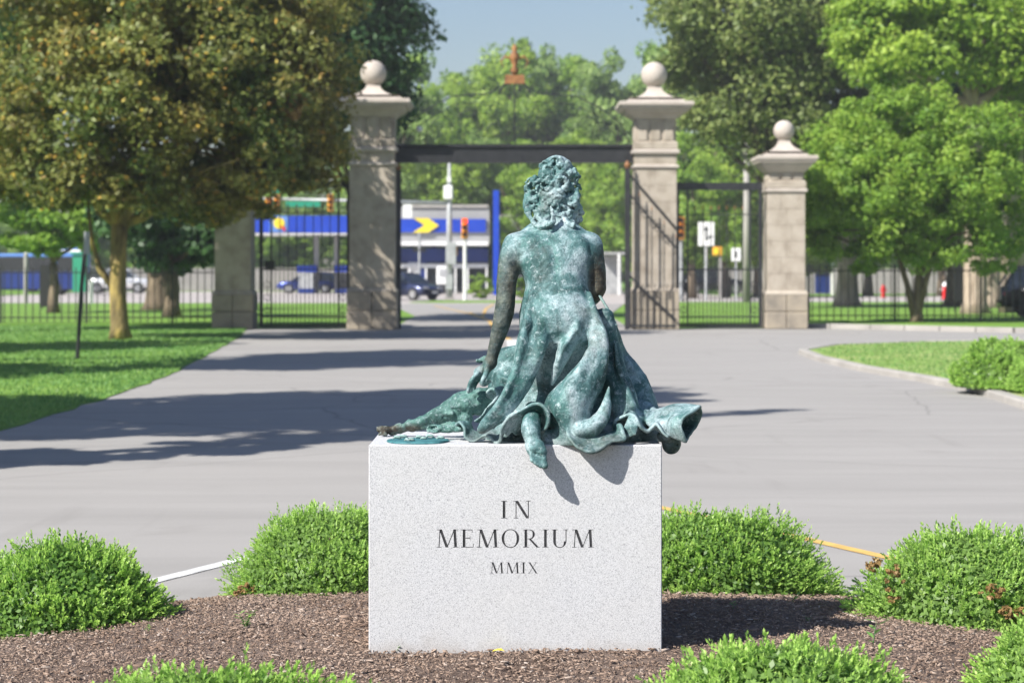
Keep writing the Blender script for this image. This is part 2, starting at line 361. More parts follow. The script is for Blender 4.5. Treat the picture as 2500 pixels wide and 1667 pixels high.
blades(16000, reg_right, .06, .04, 'grass_tufts', 'short mown grass tufts on the kerbed island at the right')

# ------------------------------------------------------------------ granite plinth with cut lettering
D0 = 6.94; PXL, PXR = GX(900, D0), GX(1616, D0); PZT = GZ(1086, D0); PDEP = .6
PW = PXR-PXL; PCX = (PXL+PXR)/2
g = M['granite'] = mat('pale_grey_granite', rough=.62, spec=.35); co = coords(g)
c1 = ramp(g, noise(g, co, 380, 2, .6), [(.36,(.22,.23,.25)), (.46,(.50,.505,.525)), (.62,(.575,.58,.60)), (.8,(.64,.64,.66))])
vo = N(g, 'ShaderNodeTexVoronoi'); vo.inputs['Scale'].default_value = 300; L(g, co, vo.inputs['Vector'])
c1 = mix(g, ramp(g, vo.outputs['Color'], [(.12,(.5,.5,.5)), (.18,(0,0,0))]), c1, (.16,.165,.18))
c1 = mix(g, ramp(g, noise(g, co, 5, 3), [(.35,(0,0,0)), (.75,(.22,.22,.22))]), c1, (.5,.49,.47))
sx = N(g, 'ShaderNodeSeparateXYZ'); L(g, co, sx.inputs[0]); md_ = N(g, 'ShaderNodeMath', operation='MULTIPLY_ADD'); md_.inputs[1].default_value = .16; L(g, noise(g, co, 7, 5), md_.inputs[0]); L(g, sx.outputs[2], md_.inputs[2])
c1 = mix(g, ramp(g, md_.outputs[0], [(.19,(.5,.5,.5)), (.265,(0,0,0))]), c1, (.30,.255,.21))
L(g, c1, BS(g).inputs['Base Color']); L(g, bump(g, noise(g, co, 400, 2), .15, .001), BS(g).inputs['Normal'])
M['letter'] = noisy('blackened_letter_cut', [(.3,(.012,.012,.014)), (.7,(.06,.06,.065))], 90, .7, 300, .4, .002)
TH, TN, SF = .15, .05, .035
def stroke(a, b, w0, w1=None):      # vertical-ended slanted stroke
    w1 = w0 if w1 is None else w1
    return [(a[0]-w0/2, a[1]), (a[0]+w0/2, a[1]), (b[0]+w1/2, b[1]), (b[0]-w1/2, b[1])]
def serif(x, z, hw, up):
    s = 1 if up else -1; p = [(x-hw, z), (x+hw, z), (x+hw, z+s*SF), (x-hw, z+s*SF)]
    return p if up else p[::-1]
def ringpoly(cx, cz, rx, rz, a0, a1, thick, thin, n=14):
    out = []
    for k in range(n):
        qd = []
        for t in (a0+(a1-a0)*k/n, a0+(a1-a0)*(k+1)/n):
            wdt = thin+(thick-thin)*abs(math.cos(t))**1.5
            qd.append(((cx+rx*math.cos(t), cz+rz*math.sin(t)), (cx+(rx-wdt)*math.cos(t), cz+(rz-thin if rz > thin else 0)*math.sin(t))))
        out.append([qd[0][0], qd[1][0], qd[1][1], qd[0][1]])
    return out
GLY = {
 'I': (.36, [stroke((.18,0),(.18,1),TH), serif(.18,0,.17,True), serif(.18,1,.17,False)]),
 'N': (.98, [stroke((.14,0),(.14,1),TN), stroke((.84,0),(.84,1),TN), stroke((.80,0),(.17,1),TH*1.15), serif(.14,0,.13,True), serif(.10,1,.12,False), serif(.84,1,.13,False)]),
 'M': (1.22, [stroke((.13,0),(.19,1),TN), stroke((.58,0),(.22,1),TH*1.1,TH), stroke((.58,0),(.98,1),TN), stroke((1.06,0),(1.0,1),TH), serif(.13,0,.13,True), serif(1.06,0,.16,True), serif(.13,1,.12,False), serif(1.05,1,.14,False)]),
 'E': (.72, [stroke((.16,0),(.16,1),TH), [(0,0),(.66,0),(.66,SF*1.2),(0,SF*1.2)], [(0,1-SF*1.2),(.62,1-SF*1.2),(.62,1),(0,1)], [(.2,.5),(.5,.5),(.5,.55),(.2,.55)], stroke((.655,0),(.68,.22),.035), stroke((.605,.82),(.605,1),.035), stroke((.49,.42),(.49,.63),.03)]),
 'O': (1.05, ringpoly(.5,.5,.49,.52,0,2*math.pi,TH,TN,26)),
 'R': (.92, [stroke((.16,0),(.16,1),TH), serif(.16,0,.16,True), [(0,1-SF),(.4,1-SF),(.4,1),(0,1)], [(.2,.46),(.4,.46),(.4,.50),(.2,.50)], stroke((.82,0),(.38,.48),TH,TH*.9), serif(.83,0,.09,True)]+ringpoly(.38,.73,.28,.27,-math.pi/2,math.pi/2,TH*.9,TN,12)),
 'U': (1.02, [stroke((.18,.32),(.18,1),TH), stroke((.80,.32),(.80,1),TN), serif(.18,1,.16,False), serif(.80,1,.13,False)]+ringpoly(.4655,.33,.36,.35,math.pi,2*math.pi,TH,TN,16)),
 'X': (.95, [stroke((.80,0),(.15,1),TH), stroke((.12,0),(.76,1),TN), serif(.80,0,.15,True), serif(.14,0,.13,True), serif(.15,1,.15,False), serif(.76,1,.13,False)]),
}
GLY['U'] = (1.0, [stroke((.18,.34),(.18,1),TH), stroke((.815,.34),(.815,1),TN), serif(.18,1,.16,False), serif(.81,1,.13,False)]+ringpoly(.472,.35,.368,.37,math.pi,2*math.pi,TH,TN,16))
letters = []
def text(word, xl, xr, ytop, ybot):
    h = (ybot-ytop)/700.0; wd = sum(GLY[c][0] for c in word); gap = ((xr-xl)/700.0/h-wd)/(len(word)-1)
    x = GX(xl, D0); z = GZ(ybot, D0)
    for c in word:
        wdt, polys = GLY[c]; letters.append([[(x+a*h, z+b*h) for a, b in p] for p in polys]); x += (wdt+gap)*h
text('IN', 1223, 1296, 1222, 1265); text('MEMORIUM', 1066, 1450, 1292, 1336); text('MMIX', 1197, 1314, 1372, 1399)
plinth = thing('plinth', 'pale speckled granite block cut with memorial words, carrying the bronze figure', 'plinth', (PCX, D0, 0))
bm = bmesh.new(); bmesh.ops.create_cube(bm, size=1)
for v in bm.verts: v.co = Vector((PCX+v.co.x*PW, D0+PDEP/2+v.co.y*PDEP, (PZT-.1)/2+v.co.z*(PZT+.1)))
bmesh.ops.bevel(bm, geom=bm.edges[:], offset=.003, segments=1, affect='EDGES')
pm = bpy.data.meshes.new('block'); bm.to_mesh(pm); bm.free()
po = link('block', pm, M['granite'])
def letter_mb(ps, y0, y1, jit):
    mb = MB()
    for k, p in enumerate(ps):
        s = sum(p[i][0]*p[(i+1) % len(p)][1]-p[(i+1) % len(p)][0]*p[i][1] for i in range(len(p)))
        if s < 0: p = p[::-1]
        mb.prism(p, y0-jit*k*.00003, y1+jit*k*.00002)
    return mb
cut = MB()
for ps in letters:
    m0 = letter_mb(ps, D0-.01, D0+.0045, 1); cut.add(m0.v, m0.f)
co_ = cut.obj('cutter', None)
md = po.modifiers.new('b', 'BOOLEAN'); md.operation = 'DIFFERENCE'; md.solver = 'EXACT'; md.use_self = True; md.object = co_
dg = bpy.context.evaluated_depsgraph_get(); nm = bpy.data.meshes.new_from_object(po.evaluated_get(dg))
po.modifiers.clear()
if len(nm.polygons) > 50: po.data = nm
bpy.data.objects.remove(co_, do_unlink=True)
po.parent = plinth; po.matrix_parent_inverse = Matrix.Translation(-Vector((PCX, D0, 0)))
for ps in letters:
    o = letter_mb(ps, D0+.0030, D0+.006, 1).obj('letter', M['letter'], plinth); o.matrix_parent_inverse = Matrix.Translation(-Vector((PCX, D0, 0)))
# ------------------------------------------------------------------ bronze figure, modelled as blended volumes
def vnoise(shape, h, cell, seed):
    """smooth 3-D value noise on a grid"""
    r = np.random.default_rng(seed); n = [int(s*h/cell)+4 for s in shape]; g = r.uniform(-1, 1, n).astype(np.float32)
    for ax in range(3):
        t = np.arange(shape[ax])*h/cell; i = t.astype(int); f = (t-i); f = f*f*(3-2*f)
        a = np.take(g, i, ax); b = np.take(g, i+1, ax); sh = [1,1,1]; sh[ax] = -1; f = f.reshape(sh).astype(np.float32); g = a*(1-f)+b*f
    return g
class Field:
    BIG = .06
    def __init__(s, lo, hi, h):
        s.lo = np.array(lo, float); s.h = h; s.n = tuple(int((b-a)/h)+1 for a, b in zip(lo, hi)); s.d = np.full(s.n, s.BIG, np.float32)
        s.ax = [(s.lo[i]+np.arange(s.n[i])*h).astype(np.float32) for i in range(3)]
    def win(s, a, b, pad):
        lo = np.minimum(a, b)-pad; hi = np.maximum(a, b)+pad; sl = []
        for i in range(3):
            p = max(0, int((lo[i]-s.lo[i])/s.h)); q = min(s.n[i], int((hi[i]-s.lo[i])/s.h)+2)
            if q <= p: return None
            sl.append(slice(p, q))
        return tuple(sl)
    def grid(s, sl): return np.meshgrid(s.ax[0][sl[0]], s.ax[1][sl[1]], s.ax[2][sl[2]], indexing='ij', sparse=True)
    def put(s, sl, v, k, sub=False):
        a = s.d[sl]
        if sub:
            v = -v; hh = np.maximum(k-np.abs(a-v), 0)/k; s.d[sl] = np.maximum(a, v)+hh*hh*k*.25
        else:
            hh = np.maximum(k-np.abs(a-v), 0)/k; s.d[sl] = np.minimum(a, v)-hh*hh*k*.25
    def cone(s, a, b, ra, rb, k=.02, sub=False):
        sl = s.win(np.asarray(a), np.asarray(b), max(ra, rb)+max(k, s.BIG*.5 if not sub else k)+2*s.h)
        if sl is None: return
        X, Y, Z = s.grid(sl); ab = np.asarray(b, float)-np.asarray(a, float); L2 = max(float(ab@ab), 1e-12)
        t = np.clip(((X-a[0])*ab[0]+(Y-a[1])*ab[1]+(Z-a[2])*ab[2])/L2, 0, 1)
        v = np.sqrt((X-a[0]-t*ab[0])**2+(Y-a[1]-t*ab[1])**2+(Z-a[2]-t*ab[2])**2)-(ra+(rb-ra)*t)
        s.put(sl, v.astype(np.float32), k, sub)
    def chain(s, pts, k=.02, sub=False, sc_=1.0):
        """pts: (px, py, Y, radius in photo px): one smooth tapering limb through the points"""
        q = np.array([[*P(p[0], p[1], p[2]), p[3]*p[2]/F*sc_] for p in pts]); n = len(q); m = 5 if n > 2 else 1; out = []
        for i in range(n-1):
            p0, p1, p2, p3 = q[max(i-1, 0)], q[i], q[i+1], q[min(i+2, n-1)]
            for t in np.arange(m)/m: out.append(.5*(2*p1+(p2-p0)*t+(2*p0-5*p1+4*p2-p3)*t*t+(3*p1-p0-3*p2+p3)*t**3))
        out = np.array(out+[q[-1]]); out[:, 3] = np.maximum(out[:, 3], .0006); rm = out[:, 3].max()+max(k, .03)+2*s.h
        sl = s.win(out[:, :3].min(0), out[:, :3].max(0), rm)
        if sl is None: return
        X, Y, Z = s.grid(sl); best = None
        for u, v in zip(out[:-1], out[1:]):
            ab = (v-u)[:3]; L2 = max(float(ab@ab), 1e-12); t = np.clip(((X-u[0])*ab[0]+(Y-u[1])*ab[1]+(Z-u[2])*ab[2])/L2, 0, 1)
            d = np.sqrt((X-u[0]-t*ab[0])**2+(Y-u[1]-t*ab[1])**2+(Z-u[2]-t*ab[2])**2)-(u[3]+(v[3]-u[3])*t); best = d if best is None else np.minimum(best, d)
        s.put(sl, best.astype(np.float32), k, sub)
    def ell(s, c, r, k=.02, M3=None, sub=False):
        c = np.asarray(c, float); r = np.asarray(r, float); m = max(r)
        sl = s.win(c, c, m+max(k, .03)+s.h)
        if sl is None: return
        X, Y, Z = s.grid(sl); X = X-c[0]; Y = Y-c[1]; Z = Z-c[2]
        if M3 is not None: X, Y, Z = (M3[i][0]*X+M3[i][1]*Y+M3[i][2]*Z for i in range(3))
        q = np.sqrt((X/r[0])**2+(Y/r[1])**2+(Z/r[2])**2); q2 = np.sqrt((X/r[0]**2)**2+(Y/r[1]**2)**2+(Z/r[2]**2)**2)
        v = q*(q-1)/np.maximum(q2, 1e-6); s.put(sl, v.astype(np.float32), k, sub)
    def loft(s, prof, k=.02):
        """prof rows: (py, px left, px right, Y centre, half depth) at the body's own depth"""
        zs = [GZ(p[0], p[3]) for p in prof][::-1]
        xl = [GX(p[1], p[3]) for p in prof][::-1]; xr = [GX(p[2], p[3]) for p in prof][::-1]; yc = [p[3] for p in prof][::-1]; b = [p[4] for p in prof][::-1]
        lo = np.array([min(xl)-.06, min(np.array(yc)-np.array(b))-.06, zs[0]-.0]); hi = np.array([max(xr)+.06, max(np.array(yc)+np.array(b))+.06, zs[-1]])
        sl = s.win(lo, hi, .04); X, Y, Z = s.grid(sl); z = Z[0, 0, :]
        def ip(a):
            r = np.interp(z, zs, a); kk = max(1, int(.02/s.h)); r = np.convolve(np.pad(r, kk, mode='edge'), np.ones(2*kk+1)/(2*kk+1), 'valid'); return r[None, None, :].astype(np.float32)
        cx = (ip(xl)+ip(xr))/2; a = (ip(xr)-ip(xl))/2; cy = ip(yc); bb = ip(b)
        u = np.abs((X-cx)/a); vv = np.abs((Y-cy)/bb); q = (u**2.3+vv**2.3)**(1/2.3)
        v = (q-1)*np.minimum(a, bb)*.9; v = np.maximum(v, np.maximum(zs[0]-Z, Z-zs[-1])); s.put(sl, v.astype(np.float32), k)
    def sheet(s, A, B, r, k=.008, step=None):
        """ruled sheet between two matched polylines of 3-D points"""
        step = step or s.h*1.1; A = np.array(A); B = np.array(B)
        def dense(Pp, n):
            t = np.linspace(0, len(Pp)-1, n); i = np.minimum(t.astype(int), len(Pp)-2); f = (t-i)[:, None]
            p0 = Pp[np.maximum(i-1, 0)]; p1 = Pp[i]; p2 = Pp[i+1]; p3 = Pp[np.minimum(i+2, len(Pp)-1)]
            return .5*((2*p1)+(-p0+p2)*f+(2*p0-5*p1+4*p2-p3)*f**2+(-p0+3*p1-3*p2+p3)*f**3)
        la = max(np.linalg.norm(np.diff(A, axis=0), axis=1).sum(), np.linalg.norm(np.diff(B, axis=0), axis=1).sum()); n = int(la/step)+2
        a = dense(A, n); b = dense(B, n); m = int(np.linalg.norm(a-b, axis=1).max()/step)+2
        pts = (a[:, None]+(b-a)[:, None]*np.linspace(0, 1, m)[None, :, None]).reshape(-1, 3)
        tmp = np.full(s.n, s.BIG, np.float32); w_ = int((r+3*s.h)/s.h)+1; o = np.arange(-w_, w_+1)
        OX, OY, OZ = np.meshgrid(o, o, o, indexing='ij'); OX = OX.ravel(); OY = OY.ravel(); OZ = OZ.ravel()
        ix = np.round((pts-s.lo)/s.h).astype(int)
        for c0 in range(0, len(pts), 4000):
            I = ix[c0:c0+4000]; pp = pts[c0:c0+4000]; gx = I[:, 0:1]+OX; gy = I[:, 1:2]+OY; gz = I[:, 2:3]+OZ
            d = np.sqrt((s.lo[0]+gx*s.h-pp[:, 0:1])**2+(s.lo[1]+gy*s.h-pp[:, 1:2])**2+(s.lo[2]+gz*s.h-pp[:, 2:3])**2)-r
            ok = (gx >= 0)&(gy >= 0)&(gz >= 0)&(gx < s.n[0])&(gy < s.n[1])&(gz < s.n[2])
            np.minimum.at(tmp.ravel(), np.ravel_multi_index((gx[ok], gy[ok], gz[ok]), s.n), d[ok].astype(np.float32))
        idx = np.nonzero(tmp < s.BIG*.99)
        if len(idx[0]):
            sl = tuple(slice(i.min(), i.max()+1) for i in idx); s.put(sl, tmp[sl], k)
    def noise(s, amp, cell, seed): s.d += amp*vnoise(s.n, s.h, cell, seed)
    def nets(s):
        d = s.d.copy(); d[0] = d[-1] = 1; d[:, 0] = d[:, -1] = 1; d[:, :, 0] = d[:, :, -1] = 1
        ins = d < 0; c = ins[:-1, :-1, :-1].astype(np.int8)
        for o in ((0,0,1),(0,1,0),(0,1,1),(1,0,0),(1,0,1),(1,1,0),(1,1,1)):
            c = c+ins[o[0]:ins.shape[0]-1+o[0], o[1]:ins.shape[1]-1+o[1], o[2]:ins.shape[2]-1+o[2]]
        cell = (c > 0) & (c < 8); idx = np.argwhere(cell); ids = np.full(cell.shape, -1, np.int32); ids[cell] = np.arange(len(idx))
        acc = np.zeros((len(idx), 3)); cnt = np.zeros(len(idx)); I, J, K = idx.T
        cor = [(a, b, e) for a in (0, 1) for b in (0, 1) for e in (0, 1)]
        for p in cor:
            for ax in range(3):
                if p[ax]: continue
                q = list(p); q[ax] = 1
                v0 = d[I+p[0], J+p[1], K+p[2]]; v1 = d[I+q[0], J+q[1], K+q[2]]; m = (v0 < 0) != (v1 < 0)
                t = np.where(m, v0/np.where(m, v0-v1, 1), 0); pt = np.array(p, float)[None].repeat(len(idx), 0); pt[:, ax] = t
                acc += pt*m[:, None]; cnt += m
        V = s.lo+(idx+acc/cnt[:, None])*s.h; Q = []
        for ax in range(3):
            a0 = [slice(1, -1)]*3; a0[ax] = slice(0, -1); a1 = list(a0); a1[ax] = slice(1, None)
            A = ins[tuple(a0)]; B = ins[tuple(a1)]; e = np.argwhere(A != B); u, v = [(1,2),(2,0),(0,1)][ax]
            off = np.array([1,1,1]); off[ax] = 0; base = e+off; fl = A[tuple(e.T)]
            def g(du, dv):
                b = base.copy(); b[:, u] -= du; b[:, v] -= dv; return ids[tuple(b.T)]
            q = np.stack([g(1,1), g(0,1), g(0,0), g(1,0)], -1); q[~fl] = q[~fl][:, ::-1]; Q.append(q)
        return V, np.concatenate(Q)

# ---- patina
def bronze(name, pale):
    g = mat(name, rough=.55, spec=.35, metal=.12); co = coords(g)
    a = N(g, 'ShaderNodeAttribute', attribute_name='brown')
    n1 = noise(g, co, 7, 6, .6, .6); n2 = noise(g, co, 26, 5, .65); n3 = noise(g, co, 160, 3, .7)
    c = ramp(g, n1, [(.27,(.012,.035,.035)), (.39,(.025,.075,.075)), (.48,(.075,.165,.17)), (.555,(.24,.345,.365)), (.72,(.44,.505,.54))] if pale
             else [(.3,(.02,.05,.048)), (.45,(.05,.125,.11)), (.6,(.13,.25,.22)), (.75,(.28,.41,.38))])
    c = mix(g, ramp(g, noise(g, coords(g, (1,1,.16)), 26, 5, .7, .8), [(.52,(0,0,0)), (.68,(.75,.75,.75))]), c, (.022,.055,.055))
    c = mix(g, ramp(g, noise(g, coords(g, (1,1,.3)), 9, 5, .7, 1.4), [(.5,(0,0,0)), (.75,(.6,.6,.6))]), c, (.075,.22,.185))
    c = mix(g, ramp(g, n2, [(.3,(.7,.7,.7)), (.46,(0,0,0))]), c, (.05,.13,.13))
    c = mix(g, ramp(g, noise(g, co, 75, 5, .75), [(.36,(.8,.8,.8)), (.47,(0,0,0))]), c, (.07,.14,.15))
    c = mix(g, ramp(g, noise(g, co, 60, 5, .75, .4), [(.54,(0,0,0)), (.68,(.6,.6,.6))]), c, (.50,.60,.63))
    c = mix(g, ramp(g, noise(g, co, 5.3, 5, .6), [(.58,(0,0,0)), (.7,(.35,.35,.35))]), c, (.13,.10,.09))
    bsel = N(g, 'ShaderNodeMath', operation='MULTIPLY'); L(g, a.outputs['Fac'], bsel.inputs[0]); L(g, ramp(g, noise(g, co, 11, 5, .65, .5), [(.28,(.1,.1,.1)), (.44,(1,1,1))]), bsel.inputs[1])
    c = mix(g, bsel.outputs[0], c, ramp(g, n2, [(.35,(.014,.012,.010)), (.5,(.05,.042,.030)), (.7,(.14,.135,.105))]))
    c = mix(g, ramp(g, n3, [(.33,(.6,.6,.6)), (.45,(0,0,0))]), c, (.02,.05,.06))
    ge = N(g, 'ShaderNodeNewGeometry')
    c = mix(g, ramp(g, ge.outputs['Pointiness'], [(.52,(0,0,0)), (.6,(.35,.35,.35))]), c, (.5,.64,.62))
    L(g, c, BS(g).inputs['Base Color'])
    b1 = bump(g, noise(g, co, 110, 4, .7), .55, .006); b2 = bump(g, noise(g, coords(g, (1,1,.35)), 420, 2), .5, .002, b1)
    b3 = bump(g, noise(g, co, 34, 4, .6), .35, .012, b2); L(g, b3, BS(g).inputs['Normal'])
    L(g, ramp(g, n2, [(.3,(.42,.42,.42)), (.7,(.7,.7,.7))]), BS(g).inputs['Roughness'])
    return g
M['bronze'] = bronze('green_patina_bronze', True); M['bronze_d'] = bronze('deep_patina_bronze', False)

statue = thing('statue', 'green patinated bronze woman seated with her back turned, gown spilling over the granite block', 'statue', (PCX, D0+.3, PZT))
SI = Matrix.Translation(-Vector((PCX, D0+.3, PZT)))
def part(name, fld, mt, brown=None, parent=None, smooth_it=0):
    V, Q = fld.nets(); me = npmesh(name, V, Q, True); fattr(me, 'brown', brown(V) if brown else np.zeros(len(V)))
    o = link(name, me, mt, parent or statue)
    o.matrix_parent_inverse = SI if (parent or statue) is statue else Matrix.Identity(4); return o

# ---------- body
torso = [(522,1322,1394,7.27,.055),(545,1300,1405,7.26,.062),(558,1280,1420,7.25,.070),(578,1252,1446,7.235,.085),(600,1240,1462,7.225,.096),(635,1255,1448,7.21,.104),
         (665,1272,1437,7.20,.104),(700,1284,1433,7.185,.1),(730,1277,1444,7.175,.106),(765,1270,1459,7.165,.12),(800,1275,1465,7.165,.125)]
LARM = [(1258,598,7.21,29),(1246,628,7.18,27.5),(1238,680,7.16,25),(1234,735,7.14,24),(1228,775,7.14,23),(1217,815,7.14,19.5),(1206,855,7.14,15.5),(1198,885,7.14,14)]
RARM = [(1440,597,7.22,29),(1447,627,7.21,27.5),(1455,665,7.20,25),(1458,703,7.20,21)]
b = Field((-.24,6.80,.76), (.42,7.66,1.74), .0034)
b.loft(torso, .02)
b.ell(P(1352,575,7.25), (.105,.07,.045), .03)
b.chain([(1350,560,7.26,34),(1354,500,7.29,30)], .03)
b.chain(LARM, .026); b.chain(RARM, .026)
# scapulae, spine furrow, shoulder blades' soft swell, seat
b.ell(P(1292,612,7.155), (.034,.02,.052), .03); b.ell(P(1408,612,7.16), (.034,.02,.052), .03)
b.chain([(1350,560,7.142,4),(1352,620,7.102,5),(1356,700,7.078,6),(1360,760,7.05,6)], .03, sub=True)
b.chain([(1272,625,7.13,4),(1262,648,7.11,3)], .012, sub=True)
b.chain([(1441,565,7.165,2),(1443,600,7.15,2.5),(1441,640,7.15,3)], .008, sub=True)
# left hand resting on the animal's flank
b.chain([(1198,885,7.14,14),(1186,898,7.15,14),(1168,911,7.16,12)], .012)
b.ell(P(1176,905,7.165), (.024,.026,.014), .012)
for k, (dx, dy, yy, ln) in enumerate([(0,0,7.135,1.0),(3,-1,7.152,1.06),(7,-1,7.17,1.0),(12,0,7.187,.85)]):
    x0, y0 = 1166+dx, 912+dy
    b.chain([(x0,y0,yy,6.6),(x0-14*ln,y0+16,yy,6.0),(x0-21*ln,y0+31*ln,yy+.002,5.3),(x0-23*ln,y0+43*ln,yy+.004,4.4)], .006)
b.chain([(1190,897,7.12,8),(1186,914,7.105,6.5),(1180,926,7.10,6),(1178,934,7.10,4.6)], .007)
# right forearm in front of her, hand on the lap
b.chain([(1456,705,7.20,21),(1452,722,7.24,18),(1425,745,7.34,16),(1398,765,7.42,12.5)], .014)
b.ell(P(1388,772,7.44), (.03,.034,.014), .012)
for k in range(4): b.chain([(1384-k*5,776,7.455+.012*k-.02,6),(1368-k*5,786,7.47+.012*k-.02,5.4),(1358-k*4,800,7.47+.012*k-.02,4.6)], .006)
b.chain([(1396,770,7.42,7),(1384,784,7.41,6),(1374,792,7.42,5)], .006)
# bare foot hanging over the front edge, sole towards us
b.chain([(1300,1000,7.03,20),(1298,1022,6.97,21),(1296,1048,6.925,24),(1301,1074,6.905,20),(1306,1092,6.885,19)], .016)
b.chain([(1290,1088,6.90,9),(1298,1104,6.885,10)], .010); b.chain([(1318,1088,6.885,13),(1323,1103,6.872,13)], .010)
b.chain([(1303,1066,6.868,3),(1302,1082,6.862,5)], .02, sub=True)
for (x, y, r, l) in ((1297,1117,5.2,5),(1304,1121,5.4,6),(1311,1124,5.8,7),(1318,1127,6.4,8),(1328,1124,9.0,11)):
    b.chain([(x-1,y-10,6.866,r*.8),(x,y+1,6.862,r*.8),(x+2,y+l+2,6.856,r*.95)], .0025)
b.noise(.0012, .05, 11); b.noise(.0008, .014, 12)
def brown(V):
    def near(chain):
        m = np.full(len(V), 9.0)
        for p, q in zip(chain[:-1], chain[1:]):
            a = P(*p[:3]); c = P(*q[:3]); t = np.clip(((V-a)@(c-a))/((c-a)@(c-a)), 0, 1); m = np.minimum(m, np.linalg.norm(V-a-t[:, None]*(c-a), axis=1))
        return m
    fa = np.clip(2.2-near(LARM[1:])/.028, 0, 1)*np.clip((P(0,610,7.16)[2]-V[:, 2])/.06+.3, 0, 1)
    fb = np.clip(2.3-near(RARM[1:])/.026, 0, 1)*np.clip((V[:,0]-GX(1428,7.2))/.012,0,1)
    fr = np.clip((V[:, 0]-GX(1235, 7.14))/.02, 0, 1)*.25+.75
    return np.clip(fa*fr*1.05+fb*1.2, 0, 1)
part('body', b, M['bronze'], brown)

# ---------- head (turned down and away) and curling hair
hd = Field((.02,7.12,1.44), (.30,7.56,1.92), .0032)
hc = P(1360,455,7.33)
hd.ell(P(1359,436,7.31), (.070,.088,.085), .02); hd.ell(P(1362,486,7.375), (.056,.068,.072), .03)
hd.chain([(1350,560,7.26,33),(1356,490,7.3,30)], .02)
fy = 7.435
hd.chain([(1363,470,fy-.003,4),(1363,492,fy+.016,6.5)], .01); hd.ell(P(1363,514,fy-.008), (.019,.012,.009), .008)
for sx in (-1, 1):
    hd.ell(P(1363+sx*19,474,fy-.004), (.015,.012,.010), .01, sub=True); hd.ell(P(1363+sx*19,475,fy-.014), (.011,.011,.009), .004)
    hd.ell(P(1363+sx*25,497,fy-.03), (.022,.02,.02), .015); hd.ell(P(1360+sx*50,480,7.34), (.008,.018,.026), .008)
hd.ell(P(1363,536,fy-.02), (.02,.018,.016), .015); hd.chain([(1351,513,fy+.003,1.4),(1375,513,fy+.003,1.4)], .004, sub=True)
hd.noise(.0012, .03, 3)
part('head', hd, M['bronze'])
hr = Field((-.0,7.06,1.44), (.29,7.48,1.91), .0027)
rs = np.random.default_rng(21)
hr.ell(P(1361,428,7.295), (.066,.088,.070), .012)          # hair close over the crown
hr.ell(P(1350,480,7.275), (.066,.070,.064), .02)
hr.ell(P(1316,492,7.285), (.036,.042,.045), .015); hr.ell(P(1388,492,7.3), (.028,.036,.042), .015)
hr.chain([(1335,520,7.235,26),(1330,548,7.215,16)], .02); hr.chain([(1380,515,7.25,20),(1392,545,7.235,13)], .02)
def curl(c, r, rad, turns, ax1, ax2, ax3, rt, k=.004):
    n = int(7*abs(turns))+4; prev = None
    for i in range(n):
        t = i/(n-1); a = 2*math.pi*turns*t; rr_ = r*(1-.45*t)
        p = np.array(c)+np.array(ax1)*rr_*math.cos(a)+np.array(ax2)*rr_*math.sin(a)+np.array(ax3)*rad*t
        if prev is not None: hr.cone(prev[0], p, prev[1], rt*(1-.5*t), k)
        prev = (p, rt*(1-.5*t))
def surf(px, py, lift=0):
    """a point on the back/side of the hair mass at this photo position"""
    cx_, cy_ = (1361, 428) if py < 452 else (1350, 486); a_ = 52 if py < 452 else 66
    u = (px-cx_)/a_; v = (py-cy_)/52.; s2 = max(0, 1-u*u*.9-v*v*.45); return P(px, py, 7.292-(.083+lift)*math.sqrt(s2))
for i in range(170):
    if i < 55: px = 1361+rs.uniform(-42, 44); py = rs.uniform(392, 455)
    else: px = 1348+rs.uniform(-56, 56); py = rs.uniform(446, 545)
    if py > 520: px = rs.choice([1334+rs.uniform(-30, 26), 1388+rs.uniform(-20, 20)])
    if py < 410 and abs(px-1358) > 34: continue
    c = surf(px, py); o1 = rs.normal(size=3); o1 /= np.linalg.norm(o1); o2 = np.cross(o1, [0, -1, .2]); o2 /= np.linalg.norm(o2)+1e-9; o3 = np.cross(o1, o2)
    o1b = np.array([1, 0, rs.uniform(-.6, .6)]); o1b /= np.linalg.norm(o1b); o2b = np.array([-o1b[2], rs.uniform(-.5, .5), o1b[0]])
    curl(c, rs.uniform(.012, .030), rs.uniform(-.012, .008), rs.uniform(.28, .6)*rs.choice([-1, 1]), o1b, o2b, (0, -1, 0), rs.uniform(.0055, .0095), .005)
# hanging locks at the nape
for pts in ([(1290,470,7.26,8),(1284,495,7.24,9),(1290,520,7.23,8),(1300,538,7.22,5),(1306,527,7.21,3)],
            [(1312,520,7.22,9),(1322,540,7.2,8),(1340,548,7.18,7),(1352,540,7.17,5),(1349,522,7.17,4)],
            [(1300,540,7.2,6),(1316,556,7.185,7),(1330,552,7.175,8),(1346,545,7.16,6),(1334,553,7.15,3)],
            [(1372,530,7.22,9),(1384,545,7.205,9),(1396,553,7.195,8),(1401,548,7.19,4)],
            [(1395,470,7.27,9),(1407,490,7.27,9),(1404,512,7.26,8),(1396,525,7.25,6)],
            [(1345,505,7.17,4),(1350,525,7.165,5),(1347,535,7.165,3)],
            [(1306,436,7.27,8),(1295,452,7.26,9),(1284,465,7.255,6)]): hr.chain(pts, .006)
